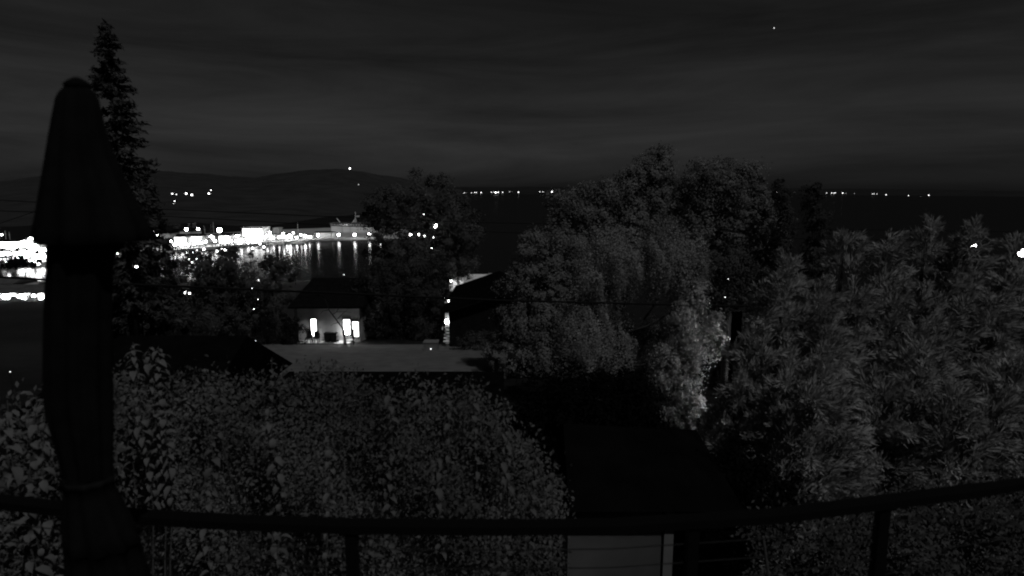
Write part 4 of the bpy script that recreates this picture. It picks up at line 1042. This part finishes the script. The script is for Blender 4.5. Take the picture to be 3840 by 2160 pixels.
for i, px in enumerate((-500, 360, 1316, 2600, 3316, 4300)):
    p = onz(px, np.interp(px, [q[0] for q in rail_px], [q[1] for q in rail_px]), RZ) - o0
    h = RZ - DZ
    po = MB().box(p.x-.024, p.x+.024, p.y-.024, p.y+.024, -.01, h-.037).build('post', M_bronze, rail)
    MB().box(p.x-.05, p.x+.05, p.y-.05, p.y+.05, -.012, .006).build('base_plate', M_bronze, po)
    MB().box(p.x-.045, p.x+.045, p.y-.028, p.y+.028, h-.046, h-.0365).build('bracket', M_bronze, po)
for j in range(1, 10):
    dz = .036 + j * .088
    pts = [p - o0 for p in rp]
    q = [Vector((p.x, p.y, RZ - dz - DZ)) for p in pts]
    MB().tube(q, .0028, 5).build('cable', M_steel, rail)

# ------------------------------------------------------------------ closed patio umbrella
def umbrella():
    Y = 1.72
    prof = [(312, 262, 318), (322, 246, 332), (338, 228, 350), (352, 216, 362), (372, 206, 374), (430, 194, 388), (500, 181, 404), (600, 164, 442), (700, 147, 492), (790, 131, 535), (850, 119, 564), (884, 114, 576), (905, 128, 566)]
    prof2 = [(880, 170, 500), (930, 172, 468), (960, 172, 440), (1020, 168, 430), (1150, 163, 428), (1300, 160, 428), (1450, 158, 430), (1540, 168, 432), (1620, 190, 432), (1700, 212, 430), (1770, 228, 427), (1792, 232, 426)]
    prof3 = [(1800, 234, 426), (1850, 232, 442), (1920, 228, 478), (1990, 230, 508), (2034, 233, 540), (2040, 236, 524), (2100, 238, 544), (2160, 240, 560), (2260, 244, 590), (2300, 262, 560)]
    base = at(330, 1500, Y); bx = base.x
    t = empty('patio_umbrella', (bx, Y, DZ), 'tall closed black patio umbrella tied with a strap, beside the railing', 'umbrella')
    def skin(prof, seed, pleats, amp, n_=72):
        v = []; f = []; K = len(prof)
        for i, (py, l, r) in enumerate(prof):
            a = at(l, py, Y); b_ = at(r, py, Y); c = (a + b_) * .5; rad = (b_ - a).length * .5
            for _ in range(8):                      # so that the round body's own outline spans l..r
                ps = [1920 + F * (c.x + rad*math.cos(q_*math.pi/24)) / ((Y + rad*.85*math.sin(q_*math.pi/24)) * CP - (c.z - CZ) * SP) for q_ in range(48)]
                rad *= (r - l) / (max(ps) - min(ps)) * (1.012 if _ == 7 else 1); c.x += ((l + r) - (max(ps) + min(ps))) * .5 * Y / F
            fall = i / (K - 1.0)
            for k in range(n_):
                th = 2*math.pi*k/n_
                q = 1 - amp * (.35 + .65*fall) * (.5 + .5*math.cos(pleats*th + seed + .5*math.sin(2*th+seed) + fall*.5)) * (1 - .35*abs(math.cos(th))**6)
                v.append((c.x + rad*math.cos(th)*q - bx, c.y + rad*math.sin(th)*q*.85 - Y, c.z - DZ))
        for i in range(K-1):
            for k in range(n_): f.append((i*n_+k, i*n_+(k+1) % n_, (i+1)*n_+(k+1) % n_, (i+1)*n_+k))
        f.append(tuple(range(n_)))
        mb = MB(); mb.add(v, f); return mb
    skin(prof, .4, 11, .14).build('upper_canopy', M_fabric, t, True)
    skin(prof2, 1.7, 9, .26).build('folded_canopy', M_fabric, t, True)
    skin(prof3, 1.7, 9, .28).build('canopy_skirt', M_fabric, t, True)
    skin([(1782, 229, 431), (1787, 225, 435), (1799, 226, 436), (1806, 230, 434)], 1.7, 9, .10).build('strap', M_strap, t, True)
    tp = at(290, 316, Y); lo = at(385, 2160, Y); u_ = (DZ - tp.z) / (lo.z - tp.z); ft = tp.lerp(lo, u_)
    o_ = Vector((bx, Y, DZ))
    MB().lathe([(.03, 0), (.034, .012), (.022, .022), (.008, .03)], 12, (tp.x - bx, 0, tp.z - DZ - .012)).build('finial', M_fabric, t, True)
    MB().tube([ft - o_, tp - o_ - Vector((0, 0, .03))], .019, 10).build('pole', M_bronze, t)
    MB().lathe([(.27, 0), (.28, .03), (.24, .06), (.05, .08), (.04, .3), (.03, .31)], 20, (ft.x - bx, 0, -.005)).build('base', M_bronze, t, True)
umbrella()
